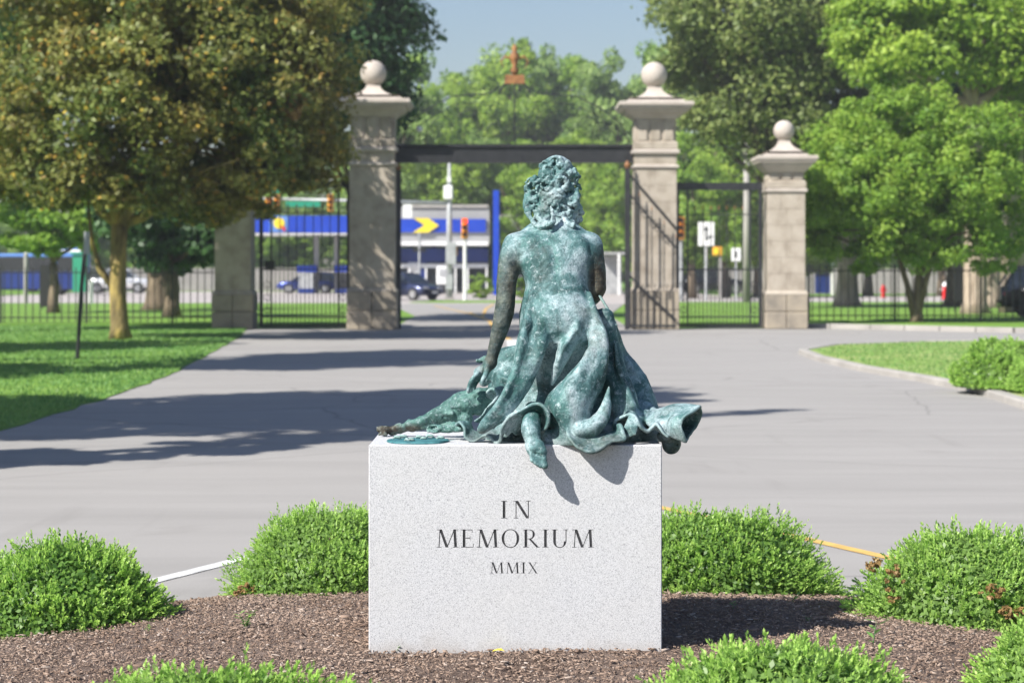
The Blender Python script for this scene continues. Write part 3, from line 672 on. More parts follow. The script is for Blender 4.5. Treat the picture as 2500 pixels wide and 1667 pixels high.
# deep gaps between the curls
for pts in ([(1352,396,7.23,3),(1356,412,7.205,6),(1351,424,7.2,4)],[(1396,470,7.215,9),(1388,488,7.195,15),(1374,500,7.19,9)],[(1370,500,7.185,6),(1366,532,7.18,9)],[(1300,450,7.24,4),(1312,462,7.22,6)],[(1340,500,7.18,3),(1338,515,7.18,6)],[(1352,400,7.21,5),(1358,424,7.195,6)],[(1318,510,7.2,4),(1328,522,7.195,9)],[(1340,470,7.19,2),(1352,482,7.185,6)],
            [(1300,498,7.215,5),(1311,500,7.205,4)],[(1398,408,7.25,4),(1404,418,7.25,4)],[(1315,420,7.235,4),(1320,430,7.225,3)],[(1372,440,7.195,3),(1362,448,7.195,6),(1350,447,7.19,3)],[(1322,450,7.22,3),(1334,454,7.21,4)],[(1384,430,7.21,3),(1398,440,7.22,6)],[(1312,470,7.21,3),(1320,485,7.2,4)]): hr.chain(pts, .006, sub=True)
for q in range(34):
    px = 1354+rs.uniform(-50, 50); py = rs.uniform(405, 520); a_ = rs.uniform(0, 6.28); c_ = rs.uniform(-.9, .9); ln_ = rs.uniform(6, 13); pp = []
    for t_ in range(4): pp.append((px, py, surf(px, py)[1]+.004, rs.uniform(1.2, 3.4) if t_ not in (0, 3) else .8)); px += ln_*math.cos(a_)*.5; py += ln_*math.sin(a_)*.5; a_ += c_
    hr.chain(pp, .004, sub=True)
hr.noise(.0030, .015, 31); hr.noise(.0018, .0065, 32)
part('hair', hr, M['bronze'])

# ---------- gown
gn = Field((-.26,6.82,.72), (.70,7.74,1.56), .0042)
core = [(742,1282,1443,7.175,.100),(765,1269,1460,7.165,.122),(800,1267,1474,7.17,.131),(835,1270,1480,7.185,.124),(862,1272,1486,7.22,.138),(895,1266,1496,7.265,.145),(950,1240,1530,7.28,.155),(1000,1205,1570,7.28,.17),(1040,1180,1610,7.27,.23),(1068,1170,1622,7.27,.24),(1074,1170,1622,7.27,.24)]
gn.loft(core, .02)
# upper skin-tight part of the dress: same form as the torso, a hair proud, fading out upward
gn.loft([(668,1273,1436,7.20,.101),(700,1283,1434,7.185,.1015),(730,1276,1445,7.175,.1075),(765,1269,1460,7.165,.1215),(800,1267,1474,7.17,.132),(835,1270,1480,7.185,.125)], .004)
gn.ell(P(1366,764,7.10), (.105,.05,.045), .04)
gn.chain([(1448,772,7.01,5),(1420,800,6.995,7),(1380,808,6.995,8),(1345,800,7.005,5)], .03, sub=True)
gn.chain([(1298,715,7.105,3),(1290,750,7.078,5),(1284,790,7.055,7)], .02); gn.chain([(1440,715,7.125,3),(1449,745,7.092,5),(1458,785,7.062,7)], .02)
gn.chain([(1330,745,7.095,2),(1320,780,7.056,5),(1314,815,7.036,7)], .02); gn.chain([(1400,750,7.09,2),(1410,778,7.056,4),(1408,805,7.037,7)], .02)
gn.chain([(1300,800,7.12,28),(1291,850,7.07,33),(1283,897,7.045,32),(1255,960,7.02,26.5),(1224,1004,7.0,22),(1190,1034,6.99,17),(1176,1048,6.99,12)], .014)
gn.chain([(1285,790,7.06,8),(1271,850,7.02,10),(1256,910,6.995,9),(1228,968,6.975,8),(1196,1015,6.97,6)], .02)
gn.chain([(1318,800,7.08,14),(1322,838,7.035,18),(1314,868,7.02,15),(1300,905,7.03,9),(1280,950,7.03,6)], .018)
gn.chain([(1408,800,7.09,24),(1384,846,7.055,21),(1365,890,7.045,15),(1348,937,7.06,5)], .010); gn.chain([(1405,806,7.04,6),(1376,850,7.02,7),(1360,892,7.025,5)], .012)
gn.chain([(1447,768,7.125,14),(1459,820,7.06,22),(1458,868,7.03,28),(1440,912,7.02,38),(1412,955,7.01,48),(1392,992,7.0,54),(1396,1030,6.99,46)], .014)
gn.chain([(1376,955,7.04,22),(1354,985,7.02,25),(1350,1025,7.0,21)], .016)
gn.chain([(1457,772,7.085,6),(1474,815,7.035,8),(1477,865,7.01,9),(1468,915,7.0,9),(1455,955,7.0,8)], .016)
gn.chain([(1436,860,7.0,7),(1410,915,6.965,10),(1380,970,6.945,12),(1362,1010,6.95,8)], .024)
gn.chain([(1487,943,6.99,1.5),(1484,965,6.985,7),(1479,992,6.97,14),(1466,1022,6.95,20),(1444,1044,6.935,22),(1415,1050,6.935,20)], .008)
gn.chain([(1462,972,6.985,9),(1450,1000,6.97,11)], .012, sub=True)
gn.chain([(1476,775,7.15,24),(1489,850,7.15,27),(1500,920,7.13,34),(1518,975,7.11,38),(1528,1010,7.1,34)], .014)
gn.chain([(1492,800,7.1,7),(1510,900,7.08,7),(1534,960,7.06,8),(1546,990,7.05,8)], .012)
gn.chain([(1494,790,7.22,12),(1510,865,7.3,22),(1535,925,7.3,40),(1555,980,7.28,46),(1560,1020,7.26,50)], .012)
gn.chain([(1510,862,7.27,6),(1546,905,7.26,7),(1578,955,7.25,8),(1602,1003,7.24,9)], .012)
gn.chain([(1570,1000,7.18,24),(1600,1020,7.12,18),(1560,1020,7.1,26)], .016)
for pts, kk in (([(1340,850,7.02,5),(1330,895,7.05,12),(1312,945,7.055,20),(1290,985,7.06,18)],.014),([(1440,800,7.02,2),(1434,828,7.0,6),(1413,862,6.995,8),(1385,905,7.0,8),(1358,945,7.02,8)],.014),([(1496,955,7.035,8),(1498,1000,7.0,10)],.02),([(1300,858,6.985,3),(1297,900,6.985,5),(1275,940,6.975,4)],.02),([(1494,800,7.1,3),(1496,880,7.08,4)],.012)): gn.chain(pts, kk, sub=True)
# lap and knees on the far side
gn.ell(P(1370,930,7.42), (.20,.14,.12), .04); gn.chain([(1320,930,7.35,60),(1240,950,7.5,50)], .04); gn.chain([(1430,920,7.4,60),(1530,960,7.5,48)], .04)
gn.chain([(1262,866,7.3,24),(1228,882,7.32,30),(1200,905,7.33,24),(1182,930,7.34,14)], .016); gn.chain([(1245,930,7.30,50),(1220,960,7.30,26)], .02)
gn.chain([(1215,897,7.25,16),(1242,905,7.22,20)], .015, sub=True)
R_ = .0062
def C3(l): return [P(*p) for p in l]
ra = [(1112,1040,7.12),(1122,1031,7.09),(1134,1046,7.06),(1136,1066,7.045),(1155,1077,7.04),(1181,1064,7.03),(1196,1067,7.02),(1211,1081,7.0),(1221,1075,6.99),(1226,1044,6.97),(1244,1018,6.96),(1270,1003,6.95),(1306,986,6.945),(1328,993,6.935),(1340,1015,6.925),(1335,1042,6.93),(1321,1054,6.96)]
ia = [(1130,1036,7.14),(1140,1030,7.13),(1150,1040,7.12),(1156,1052,7.10),(1170,1056,7.10),(1188,1050,7.10),(1204,1050,7.09),(1216,1056,7.08),(1226,1054,7.07),(1236,1040,7.07),(1252,1020,7.07),(1276,1006,7.07),(1306,992,7.07),(1324,997,7.06),(1334,1016,7.05),(1330,1040,7.05),(1322,1048,7.05)]
gn.sheet(C3(ra), C3(ia), R_, .004)
fl = [(p[0], min(1080, p[1]+26), p[2]+.02) for p in ra[:11]]
gn.sheet(C3(ra[9:15]), C3([(1238,1062,7.0),(1250,1052,7.0),(1262,1060,7.03),(1285,1050,7.06),(1322,1030,7.05),(1336,1040,7.0)]), .0045, .004)
gn.sheet(C3([(1333,1052,6.985),(1358,1047,6.965),(1386,1044,6.945)]), C3([(1331,1083,6.965),(1362,1084,6.95),(1402,1084,6.925)]), .006, .006)
gn.sheet(C3([(1321,1054,6.96),(1333,1056,6.97)]), C3([(1322,1078,6.98),(1333,1082,6.965)]), .006, .006)
rc = [(1383,1045,6.935),(1391,1070,6.905),(1409,1090,6.88),(1438,1102,6.865),(1464,1096,6.875),(1488,1080,6.89),(1523,1073,6.92),(1521,1057,6.93),(1513,1038,6.955),(1502,1048,6.985)]
ic = [(1390,1040,6.96),(1400,1056,6.94),(1414,1068,6.93),(1436,1074,6.925),(1456,1070,6.93),(1474,1062,6.945),(1498,1056,6.97),(1504,1050,6.98),(1504,1040,6.99),(1500,1040,7.0)]
gn.sheet(C3(rc), C3(ic), .0065, .006)
gn.sheet(C3([(1409,1092,6.882),(1438,1104,6.868),(1464,1098,6.878),(1488,1082,6.893)]), C3([(1415,1074,6.94),(1438,1080,6.935),(1462,1076,6.94),(1484,1070,6.95)]), .0065, .006)
rd = [(1503,1044,7.0),(1502,1028,6.99),(1519,1018,6.985),(1538,1012,6.975),(1550,1016,6.965),(1557,1030,6.955),(1565,1044,6.955),(1580,1053,6.965),(1592,1044,6.975),(1603,1035,6.975),(1612,1046,6.965),(1620,1058,6.96),(1630,1066,6.96)]
idd = [(p[0]+4, p[1]-3 if i not in (3,4) else p[1]-6, 7.1) for i, p in enumerate(rd)]
gn.sheet(C3(rd), C3(idd), R_, .004)
gn.sheet(C3([(1538,1012,6.975),(1550,1016,6.965),(1557,1030,6.955)]), C3([(1541,1050,6.95),(1549,1060,6.945),(1553,1050,6.95)]), .0045, .004)
gn.sheet(C3([(1508,1046,6.97),(1522,1052,6.965),(1536,1020,6.97)]), C3([(1512,1066,6.96),(1528,1066,6.955),(1545,1062,6.95)]), .0045, .004)
E1 = [(1706,993,6.985),(1688,1007,6.955),(1670,1018,6.94),(1662,1037,6.935),(1667,1058,6.94),(1673,1077,6.95)]
Li = [(1600,1002,7.12),(1588,1012,7.10),(1582,1022,7.08),(1582,1034,7.05),(1600,1046,7.01),(1628,1060,6.985)]
gn.sheet(C3(E1), C3(Li), R_, .006)
gn.sheet(C3([(1600,1002,7.12),(1640,990,7.1),(1675,988,7.08),(1708,994,7.05)]), C3([(1600,1002,7.12),(1630,1010,7.03),(1665,1014,6.98),(1706,993,6.985)]), R_, .006)
gn.sheet(C3([(1708,994,7.05),(1711,1010,7.09),(1702,1032,7.11),(1692,1048,7.10),(1683,1062,7.05),(1674,1077,6.96)]), C3([(1640,1000,7.12),(1636,1012,7.14),(1634,1030,7.15),(1634,1045,7.14),(1640,1056,7.10),(1650,1066,7.03)]), R_, .006)
gn.chain([(1622,1002,7.04,9),(1612,1014,7.0,8)], .01, sub=True)
gn.chain([(1630,1040,7.0,6),(1655,1020,6.96,4)], .016)
gn.ell(P(1640,1082,7.07), (.034,.04,.040), .012); gn.ell(P(1628,1064,7.06), (.035,.05,.022), .012)
gn.chain([(1628,1080,7.035,3),(1652,1086,7.04,3)], .006, sub=True)
# cloth caught by the animal
gn.sheet(C3([(1188,958,7.16),(1202,948,7.15),(1216,962,7.14),(1206,980,7.13),(1188,996,7.12),(1178,1012,7.11),(1160,1028,7.1)]), C3([(1206,976,7.2),(1214,968,7.2),(1222,976,7.2),(1214,990,7.18),(1200,1004,7.16),(1190,1018,7.14),(1175,1030,7.12)]), .005, .004)
gn.chain([(1196,962,7.2,10),(1225,955,7.22,13)], .012)
gn.noise(.0022, .05, 41); gn.noise(.0010, .018, 42)
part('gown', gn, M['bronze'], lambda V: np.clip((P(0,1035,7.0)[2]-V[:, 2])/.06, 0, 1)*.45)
o = MB().lathe([(.0095,0),(.0105,.0012),(.0088,.0018),(.0078,.0008)], n=20).obj('foundry_mark', M['bronze_d'], statue, True, rot=(R(90),0,0), loc=P(1373,1069,6.948))
o.matrix_parent_inverse = SI

# ---------- the animal lying beside her: haunch, stretched hind leg, tucked leg, ear
an = Field((-.50,7.02,.80), (.10,7.5,1.25), .0038)
an.chain([(1240,985,7.26,34),(1190,978,7.25,32),(1140,985,7.24,33),(1108,998,7.24,29),(1080,1008,7.245,20),(1046,1022,7.26,13),(1005,1035,7.28,11),(965,1046,7.3,10),(945,1050,7.31,9)], .016)
an.chain([(1046,1030,7.27,9),(1000,1043,7.29,9),(958,1056,7.31,8)], .01)
an.chain([(1103,1007,7.2,7),(1090,1008,7.2,5)], .006)
an.chain([(944,1047,7.3,10),(925,1047,7.3,9),(919,1043,7.3,6)], .005); an.chain([(940,1056,7.29,8),(928,1060,7.29,6)], .004)
an.chain([(930,1051,7.28,1.4),(916,1050,7.28,1.6)], .003, sub=True)
an.chain([(1135,1020,7.22,18),(1100,1034,7.24,12),(1050,1040,7.27,9),(1010,1047,7.29,5),(1000,1049,7.3,3.5)], .01)
an.chain([(1140,1040,7.17,12),(1105,1045,7.17,10),(1070,1046,7.17,10),(1046,1047,7.17,9)], .008); an.chain([(1030,1047,7.165,7),(1062,1047,7.165,6)], .004, sub=True)
an.chain([(1108,1040,7.13,10),(1118,1046,7.12,11)], .01)
an.chain([(1205,876,7.33,11),(1185,878,7.33,9),(1166,880,7.33,4.5)], .006); an.ell(P(1225,885,7.4), (.05,.06,.035), .02); an.chain([(1240,930,7.4,40),(1225,890,7.4,26)], .03)
an.chain([(1180,884,7.33,3),(1172,881,7.31,2)], .004, sub=True)
an.noise(.0045, .02, 51); an.noise(.0026, .009, 52)
part('animal', an, M['bronze_d'], lambda V: np.clip((GX(1050, 7.26)-V[:, 0])/.06, 0, 1)*np.clip((P(0,1036,7.28)[2]-V[:, 2])/.02+.5, 0, 1))
# twisted cord from her elbow to her lap
cp = [P(1464,722,7.18), P(1475,740,7.165), P(1487,760,7.15), P(1496,778,7.15), P(1504,795,7.14)]
def along(pts, t):
    t = min(t, .9999)*(len(pts)-1); i = int(t); return pts[i]+(pts[i+1]-pts[i])*(t-i)
mb = MB()
for ph in (0, math.pi):
    mb.tube([along(cp, i/60)+np.array([.0028*math.cos(i*.9+ph), .0028*math.sin(i*.9+ph), 0]) for i in range(61)], .0034, 6)
o = mb.obj('cord', M['bronze_d'], statue, True); o.matrix_parent_inverse = SI

# ---------- small bronze relief disc on the block
pl = thing('relief_disc', 'flat round blue-green bronze relief lying on the near left of the granite top', 'plaque', (*P(1020,0,7.07)[:2], PZT))
mb = MB().lathe([(.108,-.002),(.111,.002),(.109,.006),(.104,.008),(.0,.008)], n=40)
pv = [Vector(v) for v in mb.v]; mb.v = [(v.x*(1+.03*math.sin(5*math.atan2(v.y, v.x))), v.y, v.z) for v in pv]
M['disc'] = noisy('blue_green_verdigris', [(.3,(.015,.06,.07)), (.5,(.04,.15,.17)), (.75,(.10,.27,.28))], 22, .6, 120, .8, .004)
mb.obj('disc', M['disc'], pl)
for (x, y, r, h) in ((-.075,.03,.016,.016),(-.055,.05,.02,.02),(.0,.06,.012,.014),(.04,.07,.018,.02),(.08,.03,.016,.013),(-.02,-.05,.013,.012),(-.035,-.045,.011,.01),(.02,.02,.012,.01)):
    m2 = MB(); m2.tube([(x-r,y,.008),(x-r*.4,y+.004,.008+h*.45),(x+r*.5,y-.003,.008+h*.4),(x+r,y,.007)], [.002,.006,.005,.002], 7); m2.obj('relief_figure', M['bronze_d'], pl, True)
MB().add([(.10,.0,.004),(.10,-.012,.004),(.135,-.004,.006),(.10,0,.008),(.10,-.012,.008)], [(0,2,1),(3,4,2),(0,3,2),(1,2,4),(0,1,4,3)]).obj('pointer', M['disc'], pl)
# ------------------------------------------------------------------ gateway: stone piers, iron gates, fences
GY = 53.0
def pier(x, y, hw, zc, zb, label, group, style):
    """square ashlar pier: hw half width, zc top of the cap slab, zb centre of the ball"""
    t = thing('stone_pier', label, 'gate pier', (x, y, 0), 0, group)
    base_h = 1.0 if style == 'big' else .92; z = 0.0; cap0 = zc-.30; mo = cap0-1.42 if style == 'big' else cap0-.66
    # plinth course
    m = M['stone2']
    for (a, b_) in ((0, base_h*.5), (base_h*.5, base_h)):
        for s in (-1, 1):
            MB().box((s*(hw+.07)/2, 0, (a+b_)/2), (hw+.07-.012, 2*(hw+.07), b_-a-.012)).obj('stone', m, t, bevel=.02)
    MB().sqstack([(hw+.07,base_h),(hw+.05,base_h+.05),(hw,base_h+.11)]).obj('base_moulding', M['stone'], t)
    z = base_h+.11; n = int(round((mo-z)/.44)); ch = (mo-z)/n
    MB().box((0,0,(z+mo)/2), (2*hw-.02, 2*hw-.02, mo-z)).obj('core', M['stone'], t)
    for k in range(n):
        zz = z+ch*(k+.5); sp = 0 if k % 2 == 0 else (.28 if (k//2) % 2 else -.28)
        ws = [(-hw, sp*hw), (sp*hw, hw)] if k % 2 == 0 or style != 'big' else [(-hw, -hw*.3), (-hw*.3, hw)]
        for (a, b_) in ws:
            o = MB().box(((a+b_)/2, 0, zz), (b_-a-.006, 2*hw-random.uniform(0,.004), ch-.006)).obj('stone', M['stone'], t, bevel=.006)
    if style == 'big':
        MB().sqstack([(hw,mo-.002),(hw+.05,mo+.02),(hw+.05,mo+.07),(hw,mo+.10)]).obj('string_moulding', M['stonecap'], t)
        MB().sqstack([(hw-.01,mo+.10),(hw-.01,mo+.36)]).obj('stone', M['stone'], t)
        MB().sqstack([(hw,mo+.36),(hw+.07,mo+.40),(hw+.07,mo+.47),(hw-.02,mo+.52)]).obj('string_moulding', M['stonecap'], t)
        f0 = mo+.52
    else:
        MB().sqstack([(hw,mo-.002),(hw+.05,mo+.03),(hw+.05,mo+.09),(hw-.02,mo+.13)]).obj('string_moulding', M['stonecap'], t); f0 = mo+.13
    MB().sqstack([(hw-.06,f0),(hw-.06,cap0)]).obj('frieze', M['stone'], t)
    MB().sqstack([(hw+.02,f0),(hw+.02,f0+.16),(hw-.04,f0+.2)]).obj('frieze_moulding', M['stone'], t)
    fh0 = f0+.2; fh1 = cap0-.12
    for s in (-1, 1):
        for q in (-1, 0, 1):
            MB().box((q*(hw*.62), s*(hw-.04), (fh0+fh1)/2), (hw*.44, .05, fh1-fh0-.02)).obj('raised_panel', M['stone'], t, bevel=.008)
            MB().box((s*(hw-.04), q*(hw*.62), (fh0+fh1)/2), (.05, hw*.44, fh1-fh0-.02)).obj('raised_panel', M['stone'], t, bevel=.008)
    o_ = .42 if style == 'big' else .3
    MB().sqstack([(hw-.02,cap0-.12),(hw+.06,cap0-.04),(hw+o_*.55,cap0+.06),(hw+o_*.62,cap0+.12),(hw+o_*.85,cap0+.14),(hw+o_*.9,cap0+.2),(hw+o_,cap0+.22),(hw+o_,cap0+.30),(hw+o_-.03,cap0+.32)]).obj('cap', M['stonecap'], t)
    r = .345 if style == 'big' else .28; zn = zb-r*.92; c0 = zc+.015
    pr = []
    for i in range(9):
        u = i/8; pr.append((hw*.92*(1-u)**2.1*.98+r*.52, c0+(zn-c0)*u))
    MB().sqstack([(hw+o_-.22,c0),(hw+o_-.24,c0+.06)]).obj('finial_base', M['stonecap'], t)
    pr = [(a, max(z_, c0+.06)) for a, z_ in pr]
    MB().sqstack([(min(a, hw+o_-.26), z_+.06*(1-i/8)) for i, (a, z_) in enumerate(pr)]).obj('finial_neck', M['stonecap'], t)
    MB().lathe([(max(.001, r*math.sin(math.pi*k/18)), -r*math.cos(math.pi*k/18)) for k in range(19)], (0,0,zb), 32).obj('ball', M['stonecap'], t, True)
    return t
XL, XR = GX(912, GY), GX(1597, GY)
PG = 'stone piers with ball finials along the gateway'
pier(XL, GY, .60, GZ(250,GY), GZ(178,GY)-.02, 'tall stone gate pier left of the drive, dappled by tree shade', PG, 'big')
pier(XR, GY, .56, GZ(256,GY), GZ(184,GY), 'tall stone gate pier right of the drive with an open iron leaf before it', PG, 'big')
pier(GX(1914,53.4), 53.4, .50, GZ(385,53.4), GZ(320,53.4), 'short stone pier with ball beside the bright green ornamental tree', PG, 'small')
pier(GX(574,53.4), 53.4, .48, GZ(385,53.4), GZ(325,53.4), 'short shaded stone pier half hidden under the large dark-leaved tree', PG, 'small')

IR = M['iron']
def bar(parent, name, x, y, z0, z1, r=.012, me_cache={}):
    key = (name, round(z1-z0, 3), r)
    if key not in me_cache: me_cache[key] = MB().box((0,0,(z1-z0)/2), (2*r, 2*r, z1-z0)).mesh(name)
    return link(name, me_cache[key], IR, parent, (x, y, z0))
def rail(parent, name, x0, x1, y, z, h=.04, d=.04):
    return MB().box(((x0+x1)/2, y, z), (x1-x0, d, h)).obj(name, IR, parent)
spear = MB().lathe([(.004,0),(.022,.03),(.012,.06),(.002,.13)], n=6).mesh('spearhead')
# overhead beam with ironwork arch and gilt crest
bx0, bx1 = XL+.6, XR-.56
t = thing('overthrow', 'black iron beam with scrollwork arch and rusty crest between the tall piers', 'gate arch', ((bx0+bx1)/2, GY, GZ(398,GY)))
hw_ = (bx1-bx0)/2; H_ = GZ(350,GY)-GZ(398,GY)
MB().box((0,0,H_*.42), (2*hw_, .22, H_*.72)).obj('beam', IR, t, bevel=.01)
MB().box((0,0,H_*.86), (2*hw_, .34, H_*.14)).obj('beam_flange', IR, t); MB().box((0,0,.03), (2*hw_, .34, .06)).obj('beam_flange', IR, t)
MB().prism([(-.22,.06),(-.15,.28),(0,.36),(.15,.28),(.22,.06),(.1,-.02),(-.1,-.02)], -.16, -.11).obj('boss', IR, t)
def arc(cx, cz, r, a0, a1, n=14): return [(cx+r*math.cos(R(a0+(a1-a0)*i/n)), 0, cz+r*math.sin(R(a0+(a1-a0)*i/n))) for i in range(n+1)]
zt = GZ(205,GY)-GZ(398,GY)
for s in (-1, 1):
    pts = [(s*(hw_-.1),0,H_),(s*(hw_-.35),0,H_+.55),(s*(hw_-.9),0,H_+.95),(s*(hw_-1.5),0,H_+1.25),(s*.62,0,zt-.25),(s*.42,0,zt-.05)]
    MB().tube([tuple(p) for p in pts], .018, 6).obj('arch_bar', IR, t)
    MB().tube([(p[0]*.97, 0, p[2]-.22) for p in pts[:-1]]+[(s*.42,0,zt-.5)], .011, 6).obj('arch_bar', IR, t)
    for (cx, cz, r, a0, a1) in ((s*1.9,H_+.42,.34,0,300),(s*1.15,H_+.5,.42,30,340),(s*2.45,H_+.22,.2,0,290),(s*.5,H_+.3,.27,0,300),(s*.62,zt-.75,.2,40,330)):
        if s < 0: a0, a1 = 180-a0, 180-a1
        MB().tube([(cx+rr_*math.cos(R(a0+(a1-a0)*i/18)), 0, cz+rr_*math.sin(R(a0+(a1-a0)*i/18))) for i, rr_ in ((i, r*(1-.55*i/18)) for i in range(19))], .010, 5).obj('scroll', IR, t)
MB().tube(arc(0, zt-.35, .42, 10, 170), .03, 6).obj('arch_bar', IR, t)
MB().tube([(0,0,H_),(0,0,zt)], .02, 6).obj('arch_bar', IR, t)
MB().box((0,0,zt+.12), (.55,.08,.24), taper=.9).obj('crest_base', M['rust'], t)
MB().lathe([(.05,0),(.12,.1),(.05,.22),(.11,.38),(.14,.5),(.06,.62),(.08,.7),(.01,.82)], (0,0,zt+.24), 12).obj('crest_figure', M['rust'], t, True)
for s in (-1, 1): MB().tube([(s*.08,0,zt+.66),(s*.26,0,zt+.72),(s*.36,0,zt+.6),(s*.28,0,zt+.4)], [.035,.03,.025,.015], 6).obj('crest_wing', M['rust'], t, True)

MB().lathe([(max(.001,.085*math.sin(math.pi*k/10)), -.085*math.cos(math.pi*k/10)) for k in range(11)], (GX(1024,GY)-(bx0+bx1)/2,0,GZ(316,GY)-GZ(398,GY)), 16).obj('lamp_globe', M['white'], t, True)
MB().tube([(GX(1024,GY)-(bx0+bx1)/2,0,H_),(GX(1024,GY)-(bx0+bx1)/2,0,GZ(320,GY)-GZ(398,GY))], .015, 6).obj('lamp_stem', IR, t)

def side_gate(x0, x1, y, ztop, label, group):
    t = thing('side_gate', label, 'gate', ((x0+x1)/2, y, 0), 0, group); w_ = x1-x0; a, b_ = -w_/2, w_/2
    zm = 1.58; zl = .32
    MB().box((0,0,ztop), (w_, .12, .2)).obj('top_beam', IR, t)
    for px_ in (a+.05, b_-.05): MB().box((px_,0,(ztop+.05)/2), (.09,.09,ztop-.05)).obj('gate_post', IR, t)
    for s in (-1, 1):
        MB().tube([(s*(w_/2-.1),0,ztop+.1),(s*w_*.4,0,ztop+.5),(s*w_*.22,0,ztop+.95),(0,0,ztop+1.12)], .015, 5).obj('arch_bar', IR, t)
        MB().tube([(s*w_*.2+.26*(1-.5*i/14)*math.cos(i*.42)*s, 0, ztop+.42+.26*(1-.5*i/14)*math.sin(i*.42)) for i in range(15)], .012, 5).obj('scroll', IR, t)
    rail(t, 'rail', a+.1, b_-.1, 0, zm); rail(t, 'rail', a+.1, b_-.1, 0, zl); rail(t, 'rail', a+.1, b_-.1, 0, .07, .06)
    rail(t, 'rail', a+.1, b_-.1, 0, ztop-.75, .025, .025)
    n = 10
    for i in range(1, n):
        x = a+.1+(w_-.2)*i/n; bar(t, 'bar', x, 0, .07, ztop-.62, .011)
        link('spearhead', spear, M['rust'], t, (x, 0, ztop-.62))
    for i in range(n):
        x = a+.1+(w_-.2)*(i+.5)/n; bar(t, 'dog_bar', x, 0, .07, zm+.12, .010)
    for s in (-1, 1):
        x = s*(w_/2-.32); bar(t, 'stile', x, 0, .07, ztop-.1, .024)
        for q in range(3): MB().tube([(x+s*.11+.085*math.cos(i*.5), 0, .5+q*.34+.085*math.sin(i*.5)) for i in range(13)], .01, 5).obj('ring', IR, t)
    MB().box((a+.28,-.03,zm+.12 if label.find('left') >= 0 else 1.15), (.26 if label.find('left') >= 0 else .1,.08,.24)).obj('lock_box', M['black'], t)
    return t
SG = 'iron pedestrian gates between the piers'
side_gate(GX(632,GY), XL-.62, GY+.1, GZ(450,GY), 'closed black iron side gate left of the drive, seen before the blue filling station canopy', SG)
side_gate(XR+.58, GX(1862,GY), GY+.1, GZ(455,GY), 'closed black iron side gate at the right of the tall pier, sign posts behind it', SG)

# the two open leaves of the drive gate
def leaf(x, y, ang, wdt, label):
    t = thing('drive_gate', label, 'gate', (x, y, 0), ang, 'open leaves of the main drive gate'); zt_ = GZ(415,GY)
    MB().box((0,0,zt_/2), (.14,.14,zt_)).obj('hinge_post', IR, t); MB().lathe([(.05,0),(.09,.08),(.02,.2)], (0,0,zt_), 8).obj('post_finial', M['rust'], t)
    z1 = GZ(560,GY); n = 4
    MB().tube([(0,0,zt_-.1),(wdt,0,z1)], .03, 6).obj('top_rail', IR, t); MB().tube([(0,0,zt_-.62),(wdt,0,z1-.5)], .022, 6).obj('top_rail', IR, t)
    MB().tube([(.02,0,1.45),(wdt*.4,0,.95),(wdt,0,.25)], .03, 6).obj('lower_rail', IR, t); rail(t, 'rail', 0, wdt, 0, .1, .07)
    for i in range(1, n+1):
        u = i/n; zz = zt_-.62+(z1-.5-zt_+.62)*u; bar(t, 'bar', wdt*u, 0, 1.0, zz+.25, .016); link('spearhead', spear, IR, t, (wdt*u, 0, zz+.25))
        MB().tube([(wdt*(u-.5/n)+.1*math.cos(j*.5), 0, zz+.16+.1*math.sin(j*.5)) for j in range(13)], .011, 5).obj('ring', IR, t)
    for i in range(1, 2*n+1): bar(t, 'dog_bar', wdt*(i-.5)/(2*n), 0, .1, 1.2, .013)
leaf(GX(1531,GY-.55), GY-.7, R(-4), 1.28, 'open black iron gate leaf folded against the tall pier at the right')
leaf(GX(974,GY+.5), GY+.2, R(97), 1.3, 'open black iron gate leaf seen edge-on beside the tall pier at the left')

def fence(x0, x1, y, z0, label, h=1.52, sp=.205):
    t = thing('iron_fence', label, 'fence', ((x0+x1)/2, y, z0), 0, 'iron picket fences beside the gateway'); c = (x0+x1)/2
    for z in (.16, h-.08): rail(t, 'rail', x0-c, x1-c, 0, z, .035, .03)
    n = int((x1-x0)/sp)
    for i in range(n+1): bar(t, 'picket', x0-c+sp*i, 0, .02, h+.08, .0135)
    for i in range(0, n+1, 12): MB().box((x0-c+sp*i+.1, 0, (h+.1)/2), (.06,.06,h+.1)).obj('fence_post', IR, t)
fence(GX(1966,57), 16.2, 57, .115, 'black iron picket fence on the right lawn under the bright green tree')
fence(-17.2, GX(526,57), 57, .06, 'black iron picket fence on the left lawn behind the leaning trunk')

